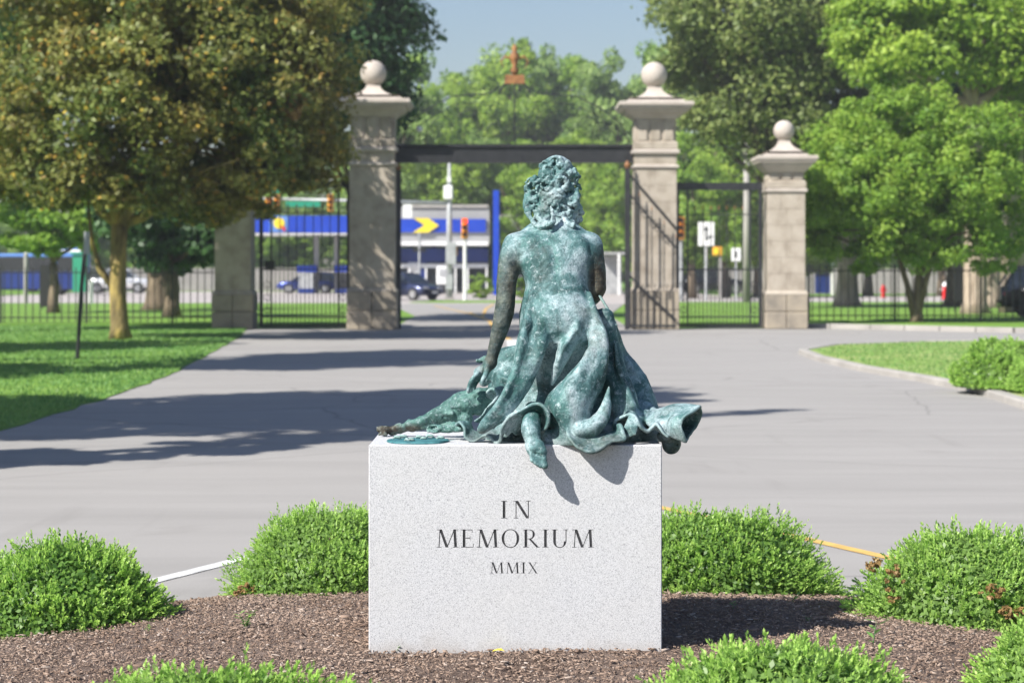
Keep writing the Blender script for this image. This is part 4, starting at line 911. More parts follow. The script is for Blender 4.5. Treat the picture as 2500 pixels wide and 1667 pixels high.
# ------------------------------------------------------------------ foliage
def leafquads(Cc, size, nrm, asp=.62):
    n = len(Cc); nn = nrm/np.linalg.norm(nrm, axis=1, keepdims=True); r = rng.normal(size=(n, 3))
    u = np.cross(nn, r); u /= np.linalg.norm(u, axis=1, keepdims=True); v = np.cross(nn, u); s = (size*rng.uniform(.6, 1.25, n))[:, None]
    V = np.stack([Cc-u*s, Cc-v*s*asp+nn*s*.12, Cc+u*s, Cc+v*s*asp-nn*s*.12], 1).reshape(-1, 3); return V, np.arange(4*n).reshape(-1, 4)
def crown_mesh(name, blobs, n, size, clump=.26, tone=(0, 1), extra=0.0, flat=.62, per=240):
    vol = np.array([b[1][0]*b[1][1]*b[1][2] for b in blobs])**.67; vol /= vol.sum(); Cs = []; Ns = []; Ts = []
    for (c, r), f in zip(blobs, vol):
        c = np.array(c, float); r = np.array(r, float); m = int(n*f); nc = int(max(12, m/per))
        d = rng.normal(size=(nc, 3)); d /= np.linalg.norm(d, axis=1, keepdims=True); rad = rng.uniform(.35, 1.0, nc)**.45
        cc = c+d*r*rad[:, None]; cr = .86*clump*rng.uniform(.5, 1.4, nc)*r.mean()**.5; ct = rng.uniform(0, 1, nc)
        k = rng.integers(0, nc, m); dd = rng.normal(size=(m, 3)); dd /= np.linalg.norm(dd, axis=1, keepdims=True)
        q = rng.uniform(.2, 1, m)**.5; p = cc[k]+dd*(cr[k]*q)[:, None]*np.array([1.15, 1.15, flat]); Cs.append(p)
        Ns.append(dd*.6+d[k]*.35+rng.normal(size=(m, 3))*.55+np.array([0,0,.25])); Ts.append(np.clip(ct[k]*.45+rng.uniform(0, .55, m), 0, 1))
    Cc = np.concatenate(Cs); V, Q = leafquads(Cc, size, np.concatenate(Ns)); T = np.concatenate(Ts)
    if extra: T = np.where(rng.uniform(0, 1, len(T)) < extra, rng.uniform(.9, 1, len(T)), T*.88)
    me = npmesh(name, V, Q); fattr(me, 'tone', np.repeat(T, 4)); return me
def limb(mb, a, b_, r0, r1, wob=.06, n=6):
    a = Vector(a); b_ = Vector(b_); ln = (b_-a).length; pts = []; rr_ = []
    for i in range(n+1):
        t = i/n; pts.append(a.lerp(b_, t)+Vector((random.uniform(-1,1), random.uniform(-1,1), random.uniform(-.5,.5)))*wob*ln*.3*math.sin(t*math.pi)); rr_.append(r0+(r1-r0)*t)
    mb.tube(pts, rr_, 8); return pts
def tree(name, label, cat, base, trunk, blobs, n, leaf, lm, bm_, group=None, nlimb=10, clump=.5, extra=0.0, tr=.25, fork=None, flat=.62, per=240):
    """trunk: list of points with radii (local); blobs local; crown and trunk are parts"""
    t = thing(name, label, cat, base, 0, group)
    mb = MB(); mb.tube([p[:3] for p in trunk], [p[3] for p in trunk], 12); top = trunk[-1]
    for f_ in (fork or []): mb.tube([p[:3] for p in f_], [p[3] for p in f_], 9)
    ends = [trunk[-1]]+[f_[-1] for f_ in (fork or [])]
    for i in range(nlimb):
        bl = random.choice(blobs); e = random.choice(ends); tg = Vector(bl[0])+Vector((random.uniform(-.6,.6)*bl[1][0], random.uniform(-.6,.6)*bl[1][1], random.uniform(-.3,.6)*bl[1][2]))
        limb(mb, e[:3], tg, e[3]*.6, .03, .25)
    mb.obj('trunk', M[bm_], t, True)
    link('crown', crown_mesh('crown', blobs, n, leaf, clump, extra=extra, flat=flat, per=per), M[lm], t); return t

# big bronze-green maple on the left lawn (its trunk leans and forks)
mx, my = GX(292,44), 44
def loc(px, py, Y, dx=0): return (GX(px,Y)-mx, (Y-my)+dx, GZ(py,Y))
bl = []
for (px, py, r, dy) in ((140,110,1.9,0),(330,60,2.1,-.5),(560,40,2.1,0),(740,80,1.4,.5),(250,250,1.8,-.8),(450,210,2.0,-1.2),(650,210,1.8,-.5),(760,250,1.0,.5),(330,390,1.3,-.6),(560,370,1.6,-.4),
                        (740,370,1.2,.2),(110,330,1.2,.3),(470,-60,2.4,0),(720,-40,1.9,0),(200,-40,2.4,0),(430,120,2.4,2.0),(620,320,1.6,2.2),(650,470,.8,.3),(500,480,.9,.8),(790,335,.5,.1),(60,440,.9,.6),(380,440,.9,0),(290,425,.8,-.3),(200,410,.8,-.3),(520,450,.8,0),(620,425,.8,-.2),(130,440,.7,0),(20,390,1.0,0),(700,430,.6,0),(780,395,.45,.2),(260,470,.5,.4),(335,475,.6,-1),(235,465,.65,-1),(415,470,.6,-.8),(150,480,.55,-.5)):
    bl.append((loc(px,py,44,dy), (r, r*1.1, r*.72)))
for (px, py, r) in ((480,60,1.25),(420,170,1.1),(550,-10,1.2),(330,90,1.2),(230,200,1.1),(570,130,.9)): bl.append((loc(px,py,49.5,0), (r, r*1.2, r*.8)))
tree('maple_tree', 'large bronze-leaved tree on the left lawn with a leaning, lichen-yellow trunk', 'tree', (mx, my, .03),
     [(.02,0,0,.28),(0,0,.25,.205),(-.05,0,1.2,.18),(-.02,0,2.1,.18),(.0,0,2.5,.19)], bl, 130000, .076, 'lf_maple', 'barky', nlimb=22, clump=.46, flat=.75, per=170, extra=.07,
     fork=[[(0,0,2.3,.15),(.3,0,3.1,.13),(.72,0,3.9,.11),(.9,.1,5.0,.08)],[(0,0,2.3,.13),(-.2,0,3.2,.11),(-.3,-.1,4.4,.08)],[(-.05,0,1.0,.09),(-.45,0,1.55,.07),(-.62,0,2.2,.05),(-.7,0,3.0,.03)]])
# a few shrivelled russet leaf sprays
rb = [((GX(700,43.2)-mx, -1.2, GZ(240,43.2)), (.28,.2,.5)), ((GX(725,43.2)-mx, -1.3, GZ(265,43.2)), (.3,.2,.25))]
link('dried_spray', crown_mesh('dried_spray', rb, 500, .09, .2), M['lf_brown'], bpy.data.objects['maple_tree'])

def blob_tree(name, label, cat, px, Y, base_z, spec, lm, bm_, n, leaf, trad=.3, group=None, clump=.6, nlimb=8, trunk_top=None):
    x = GX(px, Y); bl = []; tt = trunk_top or 3.0
    for (qx, qy, r, dy) in spec: bl.append(((GX(qx,Y)-x, dy, GZ(qy,Y)), (r, r, r*.85)))
    return tree(name, label, cat, (x, Y, base_z), [(0,0,0,trad*1.35),(0,0,.4,trad),(.05,0,tt*.6,trad*.85),(0,0,tt,trad*.7)], bl, n, leaf, lm, bm_, group, nlimb, clump)
blob_tree('shade_tree', 'dark evergreen tree standing behind the tall left pier, sky at its edge', 'tree', 900, 64, .06,
          [(760,60,3.4,0),(880,80,1.9,0),(930,190,.95,0),(850,230,1.3,0),(940,300,.75,0),(800,330,1.0,0),(700,-20,3.4,1),(920,20,1.0,0),(960,255,.6,0),(870,380,.5,0)], 'lf_dark', 'bark', 50000, .12, .4, clump=.75, trunk_top=2.5)
blob_tree('shade_tree', 'dark green tree at the far left edge behind the bronze-leaved tree', 'tree', -60, 50, .03,
          [(20,60,2.0,0),(-80,150,2.6,0),(10,250,1.5,0),(-30,380,1.6,0),(50,420,.7,0),(90,-20,1.2,0),(-100,0,3,0),(70,330,.6,0)], 'lf_dark', 'bark', 32000, .10, .35, clump=.6, trunk_top=2.2)
blob_tree('leafy_tree', 'low dark green tree behind the fence between the leaning trunk and the short pier', 'tree', 420, 66, .06,
          [(400,520,1.6,0),(480,480,1.6,0),(330,480,1.3,0),(460,570,1.2,0),(530,540,1.0,0),(380,600,1.0,0),(560,460,.9,0),(500,605,.9,0),(440,620,.8,0),(350,560,1.2,0)], 'lf_dark', 'bark', 20000, .13, .25, clump=.5, trunk_top=1.6)
blob_tree('leafy_tree', 'light green tree with drooping branches near the bus at the far left', 'tree', 130, 72, .06,
          [(60,560,1.2,0),(150,540,1.3,0),(30,480,1.6,0),(210,570,.8,0),(230,520,.9,0),(120,600,.6,0),(180,450,1.2,0)], 'lf_bright', 'bark', 15000, .12, .2, clump=.45, trunk_top=1.8)
blob_tree('shade_tree', 'dark green tree filling the gap between the yellow-green crown and the ornamental tree', 'tree', 2330, 84, .1,
          [(2200,200,2.4,0),(2320,210,2.4,0),(2430,220,2.4,0),(2540,200,2.6,0),(2260,300,2.4,0),(2400,320,2.4,0),(2520,330,2.2,0)], 'lf_dark', 'bark', 30000, .14, .4, clump=.7, trunk_top=3)
# ornamental tree on the right lawn, several stems
ox, oy = GX(2238,55.6), 55.6; bl = []
for (px, py, r, dy) in ((2230,330,1.5,0),(2060,370,1.4,0),(2380,350,1.5,0),(2150,290,1.1,.4),(2300,280,1.0,.2),(2000,450,1.3,-.3),(2130,450,1.7,-.9),(2300,450,1.8,-.8),(2440,450,1.5,0),
                        (1960,500,.75,-.2),(2050,560,1.2,-.5),(2180,560,1.2,-.9),(2330,570,1.2,-.7),(2460,560,1.0,0),(2200,400,1.9,1.6),(2350,500,1.5,1.5),(2060,480,1.4,1.4),(2500,400,1.5,.4),(2110,625,.7,-.3),(2250,620,.7,-.4),(2420,620,.7,-.2),(2000,590,.5,-.2),(1935,470,.45,0),(2200,240,.7,0)):
    bl.append(((GX(px,55.6)-ox, dy, GZ(py,55.6)-.1), (r, r, r*.72)))
tree('ornamental_tree', 'broad bright green ornamental tree with several stems on the right lawn', 'tree', (ox, oy, .11),
     [(0,0,0,.22),(.02,0,.3,.15),(.05,0,1.2,.12),(.3,0,2.2,.1)], bl, 100000, .066, 'lf_bright', 'bark', nlimb=20, clump=.36, flat=.85, per=150,
     fork=[[(-.05,0,.1,.12),(-.25,0,1.0,.085),(-.5,0,1.8,.07),(-.7,.1,2.6,.05)],[(.05,.05,.1,.12),(.15,.1,1.1,.09),(0,.2,2.2,.07)],[(.05,-.05,.3,.1),(.25,-.1,1.2,.08),(.6,-.1,2.4,.06)]])
blob_tree('oak_tree', 'tall olive green tree rising behind the short right pier', 'tree', 1930, 78, .1,
          [(1760,60,2.6,0),(1720,200,1.7,0),(1850,160,2.8,0),(1990,80,3.2,0),(1960,230,2.4,0),(1820,270,1.8,0),(1740,290,1.1,0),(1900,330,1.6,0),(2050,330,2.4,0),(2130,180,2.8,0),(1880,0,4,0),(2100,40,3.6,0),(1680,20,1.3,0)], 'lf_olive', 'bark', 85000, .125, .45, clump=.85, nlimb=16, trunk_top=4)
blob_tree('lime_tree', 'tall yellow-green tree with bare reddish trunks at the upper right', 'tree', 2380, 68, .1,
          [(2200,90,2.0,-.5),(2340,40,2.6,-.5),(2480,70,2.4,0),(2130,150,1.2,0),(2500,170,1.0,0),(2100,60,1.2,0),(2560,150,2.4,0)], 'lf_lime', 'barkp', 42000, .11, .42, clump=.65, nlimb=6, trunk_top=7.0)
o = thing('bare_trunk', 'thick pale trunk forking high beside the yellow-green crown', 'tree trunk', (GX(2475,70), 70, .1))
MB().tube([(0,0,0),(.02,0,3),(-.05,0,6.5),(-.35,0,9.5)], [.55,.42,.38,.2], 12).obj('trunk', M['barkp'], o, True); MB().tube([(-.05,0,6.2),(.5,0,8.5),(.7,0,11)], [.3,.22,.1], 10).obj('fork', M['barkp'], o, True)
# thick trunks seen through the fence
for (px, Y, w_, top, lab, mt_) in ((2068,84,.95,560,'thick pale trunk behind the fence left of the red hydrant','barkp'),(2408,80,1.15,560,'broad pale trunk with flared roots right of the white-topped hydrant','barkp'),(388,78,1.0,600,'broad brown trunk behind the left fence beside the white pickup','bark')):
    o = thing('broad_trunk', lab, 'tree trunk', (GX(px,Y), Y, .05)); h = GZ(top,Y)
    MB().tube([(0,0,0),(0,0,.35),(.02,0,1.2),(0,0,h)], [w_*.72,w_*.55,w_*.46,w_*.4], 14).obj('trunk', M[mt_], o, True)
    bl = [((GX(px+q,Y)-GX(px,Y), 0, h+.8+abs(q)*.004), (1.6,1.6,1.2)) for q in (-50, 0, 50)]
    link('crown', crown_mesh('crown', bl, 6000, .15, .6), M['lf_dark' if mt_ == 'bark' else 'lf_bright'], o)

# ---- woods beyond the street: a few trees modelled, then copied one by one
def copytree(src, loc, s, rz, label):
    r = src.copy(); C.objects.link(r); r.location = loc; r.scale = s; r.rotation_euler = (0, 0, rz); r['label'] = label
    for ch in src.children:
        c = ch.copy(); C.objects.link(c); c.parent = r
    return r
protos = []
for kx, (lm, spec) in enumerate((('lf_far', [((0,0,7),(3,3,3)),((-2.2,0,5),(2.2,2.2,2)),((2.3,.3,5.3),(2.2,2,2)),((.5,0,9.8),(1.8,1.8,1.8)),((-1.4,.6,8.6),(1.6,1.6,1.4)),((0,-1,3.8),(2.4,2,1.6))]),
                                ('lf_lime', [((0,0,6),(3.2,3,2.6)),((-2.5,0,7.5),(1.8,2,1.8)),((2.2,0,7.2),(2.2,2,2)),((.2,0,9.4),(2,2,1.6)),((-.8,-1,3.6),(2.6,2,1.7)),((2.2,-.6,4),(1.8,1.8,1.4))]),
                                ('lf_bright', [((0,0,6.5),(2.6,2.6,3.4)),((-1.8,0,4.6),(2,2,1.8)),((1.9,0,5.2),(2,2,2)),((.2,0,10),(1.3,1.3,1.7)),((.8,-1,3.4),(2,2,1.3))]))):
    random.seed(90+kx); spec = spec+[((c[0]+random.uniform(-1,1)*r[0]*1.05, random.uniform(-1,.4)*r[1], c[2]+random.uniform(-.8,1.0)*r[2]), (r_, r_, r_*.8)) for c, r in spec for r_ in (random.uniform(.5,.95), random.uniform(.4,.8))]
    protos.append(tree('distant_tree', 'x', 'tree', (0, 0, 0), [(0,0,0,.4),(0,0,1.5,.28),(.1,0,4,.22)], spec, 26000, .13, lm, 'bark', 'trees of the wood beyond the street', 9, .5, flat=.8, per=120))
far = [(965,150,158,1.25,0,'bright green tree just right of the tall left pier, behind the street'),(1035,165,138,1.3,2,'round-headed tree rising above the gate beam left of the crest'),(1105,175,193,1.2,1,'yellow-green tree below the skyline left of the gate crest'),
       (1180,182,153,1.5,0,'tall tree directly behind the left half of the gate arch'),(1262,176,113,1.6,1,'tallest tree of the wood, its top behind the rusty crest'),(1330,185,128,1.5,0,'loose-crowned tree just right of the rusty crest'),(1415,178,148,1.4,2,'fresh green tree above the gate beam, right of the crest'),
       (1490,168,143,1.35,0,'pale green tree left of the tall right pier finial'),(1580,172,118,1.5,2,'bright green tree behind the tall right pier'),(1660,160,108,1.5,0,'tall pale tree just right of the tall right pier'),
       (1060,150,300,1.0,1,'lime green tree seen under the beam, above the filling station roof'),(1160,152,330,1.0,0,'soft green tree under the beam, left of the blue sign pole'),(1290,150,350,1.0,2,'green tree directly behind the statue head'),(1420,148,330,1.05,1,'lime green tree under the beam, right of the statue head'),
       (1500,146,360,.95,2,'green tree beside the hinge post of the open right leaf'),(1690,120,330,.95,2,'green tree behind the right side gate, near its left end'),(1770,124,300,1.0,1,'yellow-green tree behind the right side gate, near the pale pole'),(1850,128,330,1.0,0,'soft green tree directly behind the short right pier'),
       (655,172,470,1.0,2,'green tree above the filling station canopy at its left end'),(760,175,440,1.0,0,'pale green tree above the middle of the filling station canopy'),(860,178,400,1.0,2,'green tree above the canopy beside the tall left pier'),
       (1950,130,420,1.0,2,'green tree behind the white and blue canopy sign'),(2120,135,400,1.1,0,'soft green tree beyond the fence at the right, behind the stems'),(2300,132,380,1.1,2,'green tree beyond the fence near the white-topped hydrant'),(2480,128,350,1.1,0,'soft green tree beyond the dark car'),
       (520,180,430,1.1,0,'pale green tree beyond the short left pier'),(250,170,420,1.1,2,'green tree beyond the bus roof'),(80,165,430,1.1,0,'pale green tree beyond the far left of the fence')]
for i, (px, Y, top, s, kx, lab) in enumerate(far):
    H = GZ(top, Y); hh = {0:11.4,1:10.9,2:11.6}[kx]; sz = H/hh; sx = s*.95 if sz > .9 else s*.9
    src = protos[kx]; args = ((GX(px,Y), Y, 0), (sx, sx, sz), random.uniform(0, 6.28), lab)
    copytree(src, *args)
for p in protos:
    for ch in list(p.children): bpy.data.objects.remove(ch, do_unlink=True)
    bpy.data.objects.remove(p, do_unlink=True)
# dense undergrowth closing the view beneath the far crowns
ug = [((GX(px,192), 192+random.uniform(-2,2), random.uniform(1.5,9)), (6,3,random.uniform(2.5,4.5))) for px in range(380, 2600, 95) for _ in (0,1)]
tag(link('undergrowth', crown_mesh('undergrowth', ug, 60000, .34, 1.0), M['lf_bright']), 'dense green undergrowth closing the wood far beyond the street', 'undergrowth', kind='stuff')
# columnar cedars behind the canopy
cm = crown_mesh('cedar_crown', [((0,0,1.3),(.8,.8,1.3)),((0,0,3),(.7,.7,1.3)),((0,0,4.4),(.45,.45,1.1))], 4500, .12, .35)
for i, (px, top) in enumerate(((645,575),(668,590),(690,570),(716,585),(738,575),(762,590),(842,585))):
    o = thing('cedar', ['leftmost columnar cedar under the blue canopy','second columnar cedar from the left under the blue canopy','third columnar cedar from the left under the blue canopy','columnar cedar left of the first fuel pump','columnar cedar directly behind the first fuel pump','columnar cedar between the two white canopy posts','columnar cedar behind the second fuel pump'][i], 'cedar', (GX(px,172), 172, 0), i, 'columnar cedars behind the filling station')
    s = (GZ(top,172))/5.4; link('crown', cm, M['lf_lime' if i % 2 else 'lf_bright'], o); o.scale = (.95, .95, s)
    MB().tube([(0,0,0),(0,0,3)], [.1,.05], 6).obj('trunk', M['bark'], o)
# round clipped bushes by the blue pole
for (px, Y, r, lab) in ((1172,118,.72,'round clipped green bush left of the blue sign pole'),(1275,118,.62,'round clipped green bush seen under the statue arm')):
    o = thing('round_bush', lab, 'bush', (GX(px,Y), Y, 0)); link('foliage', crown_mesh('foliage', [((0,0,r*1.1),(r,r,r*1.05))], 9000, .05, .2), M['lf_bright'], o); MB().tube([(0,0,0),(0,0,r)], .05, 6).obj('stem', M['bark'], o)

# trees standing outside the left edge of the view: they cast the shade on the drive
def off_tree(x, y, h, r, lab, n=16000, kind='lf_maple', cx=0):
    bl = [((cx+random.uniform(-.45,.45)*r, random.uniform(-.45,.45)*r, h+random.uniform(-.35,.3)*r), (r*.55, r*.55, r*.42)) for _ in range(9)]
    tree('shade_tree', lab, 'tree', (x, y, .03), [(0,0,0,.34),(0,0,.5,.26),(.1,0,h*.5,.22),(cx*.5,0,h*.75,.16)], bl, n, .13, kind, 'bark', None, 10, .5)
off_tree(-10.2, 15.0, 8.6, 3.9, 'tall leafy tree out of view left of the drive, nearest the planted bed', 26000)
off_tree(-12.4, 16.6, 9.4, 2.6, 'tall leafy tree out of view left of the drive, its crown reaching over the edge', 17000, cx=4.0)
off_tree(-13.4, 28.0, 8.8, 3.3, 'tall leafy tree out of view left of the drive, its shade crossing the middle', 22000, cx=3)
off_tree(-13.0, 30.0, 9.6, 2.3, 'tall leafy tree out of view left of the drive, above the lawn edge', 14000, cx=4.2)
off_tree(-16.5, 24.0, 8.0, 3.8, 'broad leafy tree out of view over the left lawn', 20000)
off_tree(-16.0, 34.0, 8.2, 3.2, 'broad leafy tree out of view over the far left lawn', 16000)
# slim spire-like conifer, its pointed shadow falls across the drive
bl = [((0,0,z), (1.15*(1-z/11.5)+.08, 1.15*(1-z/11.5)+.08, 1.0)) for z in (1.5,2.7,3.9,5.1,6.3,7.5,8.7,9.7,10.5)]
tree('conifer', 'slim pointed conifer out of view left of the drive', 'tree', (-6.6, 13.6, .03), [(0,0,0,.2),(0,0,5,.12),(0,0,11.6,.02)], bl, 9000, .11, 'lf_dark', 'bark', None, 2, .3)
# trees behind the gateway shading the road there
off_tree(-8.6, 60.5, 7.6, 4.0, 'tree behind the gateway whose crown hides behind the tall left pier', 20000, 'lf_dark')

# ------------------------------------------------------------------ boxwood bushes round the bed
def bush_mesh(nsh, rx, ry, h, leaf, seed, up=.35):
    r = np.random.default_rng(seed); V = []; T = []
    th = r.uniform(0, 2*np.pi, nsh); cz = r.uniform(-.15, 1, nsh); sn = np.sqrt(np.clip(1-cz*cz, 0, 1))
    d = np.stack([sn*np.cos(th), sn*np.sin(th), cz], -1); lump = 1+.07*np.sin(th*3+seed)*sn+.06*np.sin(th*5+cz*6+seed*2)+.05*np.sin(cz*9+th*2)
    rad = lump*r.uniform(.80, 1.0, nsh); tall = r.uniform(0, 1, nsh) > .93; rad = rad+tall*r.uniform(.02, .08, nsh)
    tip = d*rad[:, None]*np.array([rx, ry, h]); tip[:, 2] = np.maximum(tip[:, 2], .02)
    sd = d*np.array([1,1,1])+np.array([0,0,up])+r.normal(size=(nsh,3))*.28; sd /= np.linalg.norm(sd, axis=1, keepdims=True)
    nl = 12; ln = r.uniform(.04, .07, nsh); tt = r.uniform(.0, .5, nsh)
    for k in range(nl):
        f = k/(nl-1); base = tip-sd*(ln*(1-f))[:, None]; a = k*2.4+th*7
        q = r.normal(size=(nsh,3)); side = np.cross(sd, q); side /= np.linalg.norm(side, axis=1, keepdims=True)
        ld = sd*(.55+.5*f)+side*(.9-.55*f); ld /= np.linalg.norm(ld, axis=1, keepdims=True)
        w_ = np.cross(ld, sd); w_ /= np.linalg.norm(w_, axis=1, keepdims=True)+1e-9; L_ = leaf*r.uniform(.65, 1.15, nsh)*(1-.25*f); L_ = L_[:, None]
        V.append(np.stack([base, base+ld*L_*.5-w_*L_*.26, base+ld*L_, base+ld*L_*.5+w_*L_*.26], 1)); T.append(np.clip(tt+.45*f+r.uniform(-.12,.12,nsh), 0, 1))
    # inner layer of larger leaves, in darker tones than the outer shoots
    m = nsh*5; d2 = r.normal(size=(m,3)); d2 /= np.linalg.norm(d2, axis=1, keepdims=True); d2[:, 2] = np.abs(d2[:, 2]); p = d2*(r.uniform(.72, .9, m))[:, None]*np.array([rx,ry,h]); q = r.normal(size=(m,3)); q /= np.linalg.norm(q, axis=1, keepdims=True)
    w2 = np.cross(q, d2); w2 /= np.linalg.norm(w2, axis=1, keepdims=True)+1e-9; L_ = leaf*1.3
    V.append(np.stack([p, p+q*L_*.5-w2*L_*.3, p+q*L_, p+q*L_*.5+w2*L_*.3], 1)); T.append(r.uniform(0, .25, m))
    V = np.concatenate(V).reshape(-1, 3); V[:, 2] = np.maximum(V[:, 2], -.02); me = npmesh('foliage', V, np.arange(len(V)).reshape(-1, 4)); fattr(me, 'tone', np.repeat(np.concatenate(T), 4)); return me
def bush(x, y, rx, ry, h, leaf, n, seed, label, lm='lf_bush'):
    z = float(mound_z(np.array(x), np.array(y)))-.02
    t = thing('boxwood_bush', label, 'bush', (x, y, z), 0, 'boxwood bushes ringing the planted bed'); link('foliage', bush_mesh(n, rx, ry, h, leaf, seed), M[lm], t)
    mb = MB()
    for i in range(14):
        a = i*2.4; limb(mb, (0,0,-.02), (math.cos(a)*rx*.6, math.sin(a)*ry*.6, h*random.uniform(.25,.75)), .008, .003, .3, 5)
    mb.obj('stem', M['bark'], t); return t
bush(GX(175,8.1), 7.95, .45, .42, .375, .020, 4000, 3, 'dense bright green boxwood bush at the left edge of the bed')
bush(GX(805,8.75), 8.75, .43, .40, .395, .019, 3700, 5, 'boxwood bush behind the left corner of the granite block')
bush(GX(1735,8.75), 8.75, .56, .42, .385, .019, 4600, 8, 'broad boxwood bush behind the right corner of the granite block')
bush(GX(2375,8.0), 8.0, .47, .44, .40, .021, 3900, 11, 'boxwood bush with browned patches at the right side of the bed')
bush(GX(515,5.25), 5.25, .58, .40, .345, .022, 3400, 14, 'out-of-focus boxwood bush rising at the bottom left edge')
bush(GX(1915,5.5), 5.5, .48, .38, .355, .022, 3400, 17, 'out-of-focus boxwood bush at the bottom edge right of the granite block')
bush(GX(2610,6.2), 6.2, .30, .34, .32, .021, 2200, 19, 'boxwood bush cut off by the lower right corner')
bush(2.65, 7.1, .4, .42, .4, .02, 1600, 23, 'boxwood bush just out of view at the right of the bed')
bb = bpy.data.objects['boxwood_bush.003']
for (c_, r_) in (((-.36,-.24,.20),(.04,.05,.09)),((-.02,-.40,.20),(.05,.03,.03)),((.06,-.40,.12),(.05,.03,.03)),((-.42,-.16,.26),(.03,.03,.03))):
    link('dead_patch', crown_mesh('dead_patch', [(c_, r_)], 150, .010, .06, per=9), M['lf_brown'], bb)
bb = bpy.data.objects['boxwood_bush.001']
link('dead_patch', crown_mesh('dead_patch', [((-.34,-.18,.04),(.05,.04,.04))], 160, .011, .06), M['lf_brown'], bb)
# hedge on the right island
o = thing('hedge', 'low bright hedge on the kerbed grass island at the right edge', 'hedge', (GX(2440,24.2), 24.2, .1))
link('foliage', bush_mesh(4200, .52, .7, .56, .05, 31), M['lf_bush'], o, loc=(0,0,0)); link('foliage', bush_mesh(4200, .6, .9, .58, .05, 33), M['lf_bush'], o, loc=(.75,-.3,0))
link('foliage', bush_mesh(3200, .45, .5, .42, .05, 35), M['lf_bush'], o, loc=(.35,-.75,0)); link('foliage', bush_mesh(3000, .6, .9, .58, .05, 37), M['lf_bush'], o, loc=(1.6,-.3,0))
MB().tube([(-.2,0,0),(-.2,0,.4)], .02, 6).obj('stem', M['bark'], o); MB().tube([(.9,0,0),(.9,0,.4)], .02, 6).obj('stem', M['bark'], o)

# weeds and seedlings in the mulch
def weed(px, py, hpx, nleaf, leafl, label, spread=.5, Y=None):
    Y = Y or F*1.35/(py-HY); x = GX(px, Y); z = float(mound_z(np.array(x), np.array(Y))); h = hpx*Y/F
    t = thing('weed', label, 'weed', (x, Y, z)); st = MB(); lf = MB()
    for s in range(max(1, nleaf//5)):
        a = random.uniform(0, 6.28); e = Vector((math.cos(a)*h*spread*.5, math.sin(a)*h*spread*.5, h*random.uniform(.7,1))); st.tube([(0,0,0), tuple(e*.5+Vector((0,0,h*.08))), tuple(e)], [.0022,.0018,.001], 5)
        for k in range(min(nleaf, 6)):
            u = .25+.75*k/5; p = e*u; b_ = random.uniform(0, 6.28); d = Vector((math.cos(b_), math.sin(b_), random.uniform(.1,.7))).normalized(); sd = d.cross(Vector((0,0,1))).normalized()*leafl*.22
            q = p+d*leafl; m_ = p+d*leafl*.5+Vector((0,0,leafl*.06)); n0 = len(lf.v); lf.v += [tuple(p), tuple(m_-sd), tuple(q), tuple(m_+sd)]; lf.f.append((n0,n0+1,n0+2,n0+3))
    st.obj('stem', M['lf_weed'], t); lo = lf.obj('leaf_spray', M['lf_weed'], t); fattr(lo.data, 'tone', [random.uniform(.3,.9) for _ in lo.data.vertices])
weed(600,1545,46,24,.03,'small feathery green weed in the mulch between the two left bushes',.7)
weed(2115,1470,52,14,.075,'leafy weed with long leaflets at the foot of the browned right bush',1.2)
weed(2130,1600,85,8,.05,'tall thin green weed rising from the mulch at the right')
weed(1205,1594,18,6,.02,'tiny yellow-green seedling against the foot of the block near its middle',1.0)
weed(1147,1596,20,6,.018,'tiny seedling at the foot of the block left of its middle',1.0)
weed(1100,1594,14,6,.015,'smallest seedling at the foot of the block, leftmost there',1.0)
weed(960,1615,18,6,.018,'tiny weed in the mulch before the left corner of the block',1.2)
weed(1545,1600,20,8,.018,'low seedling in the mulch before the right corner of the block',1.3)
weed(1935,1470,26,10,.03,'small green weed before the broad bush right of the block',.9)
weed(2300,1510,36,20,.035,'low spreading green weed below the browned right bush',1.3)
weed(1790,1500,20,6,.022,'small weed growing in the shadow of the block',1.0)
weed(1975,1530,18,6,.018,'tiny yellowish seedling at the tip of the block shadow',1.0)
weed(360,1545,18,8,.02,'small yellow-green weed in the mulch below the left bush',1.2)
o = MB().add([(-.02,-.01,.002),(.0,-.018,.008),(.024,-.004,.003),(.012,.014,.009),(-.012,.012,.004),(0,0,.010)], [(0,1,5),(1,2,5),(2,3,5),(3,4,5),(4,0,5)]).obj('fallen_leaf', M['yellow'], None, loc=(GX(1215,6.9), 6.9, .145))
tag(o, 'yellow fallen leaf lying at the foot of the granite block', 'leaf')

# ------------------------------------------------------------------ street furniture near the gateway
o = thing('sign_post', 'thin dark post with a pale sign seen edge-on in the left lawn', 'sign post', (GX(196,33.6), 33.6, .03))
MB().tube([(-.05,0,0),(.02,0,1.2),(.10,0,2.05)], .035, 8).obj('post', M['iron'], o); MB().box((.11,0,1.95), (.035,.3,.38)).obj('sign_plate', M['galv'], o)
o = thing('notice_board', 'black narrow upright panel standing behind the left fence', 'notice board', (GX(112,80), 80, .05)); MB().box((0,0,.95), (.42,.08,1.7)).obj('panel', M['black'], o, bevel=.02); MB().box((-.15,0,.05), (.05,.05,.1)).obj('foot', M['black'], o); MB().box((.15,0,.05), (.05,.05,.1)).obj('foot', M['black'], o)
o = thing('notice_board', 'dark upright board behind the right fence near the white-topped hydrant', 'notice board', (GX(2340,70), 70, .1)); MB().box((0,0,1.15), (.32,.08,1.5)).obj('panel', M['black'], o, bevel=.02); MB().box((-.12,0,.2), (.05,.05,.4)).obj('foot', M['black'], o); MB().box((.12,0,.2), (.05,.05,.4)).obj('foot', M['black'], o)
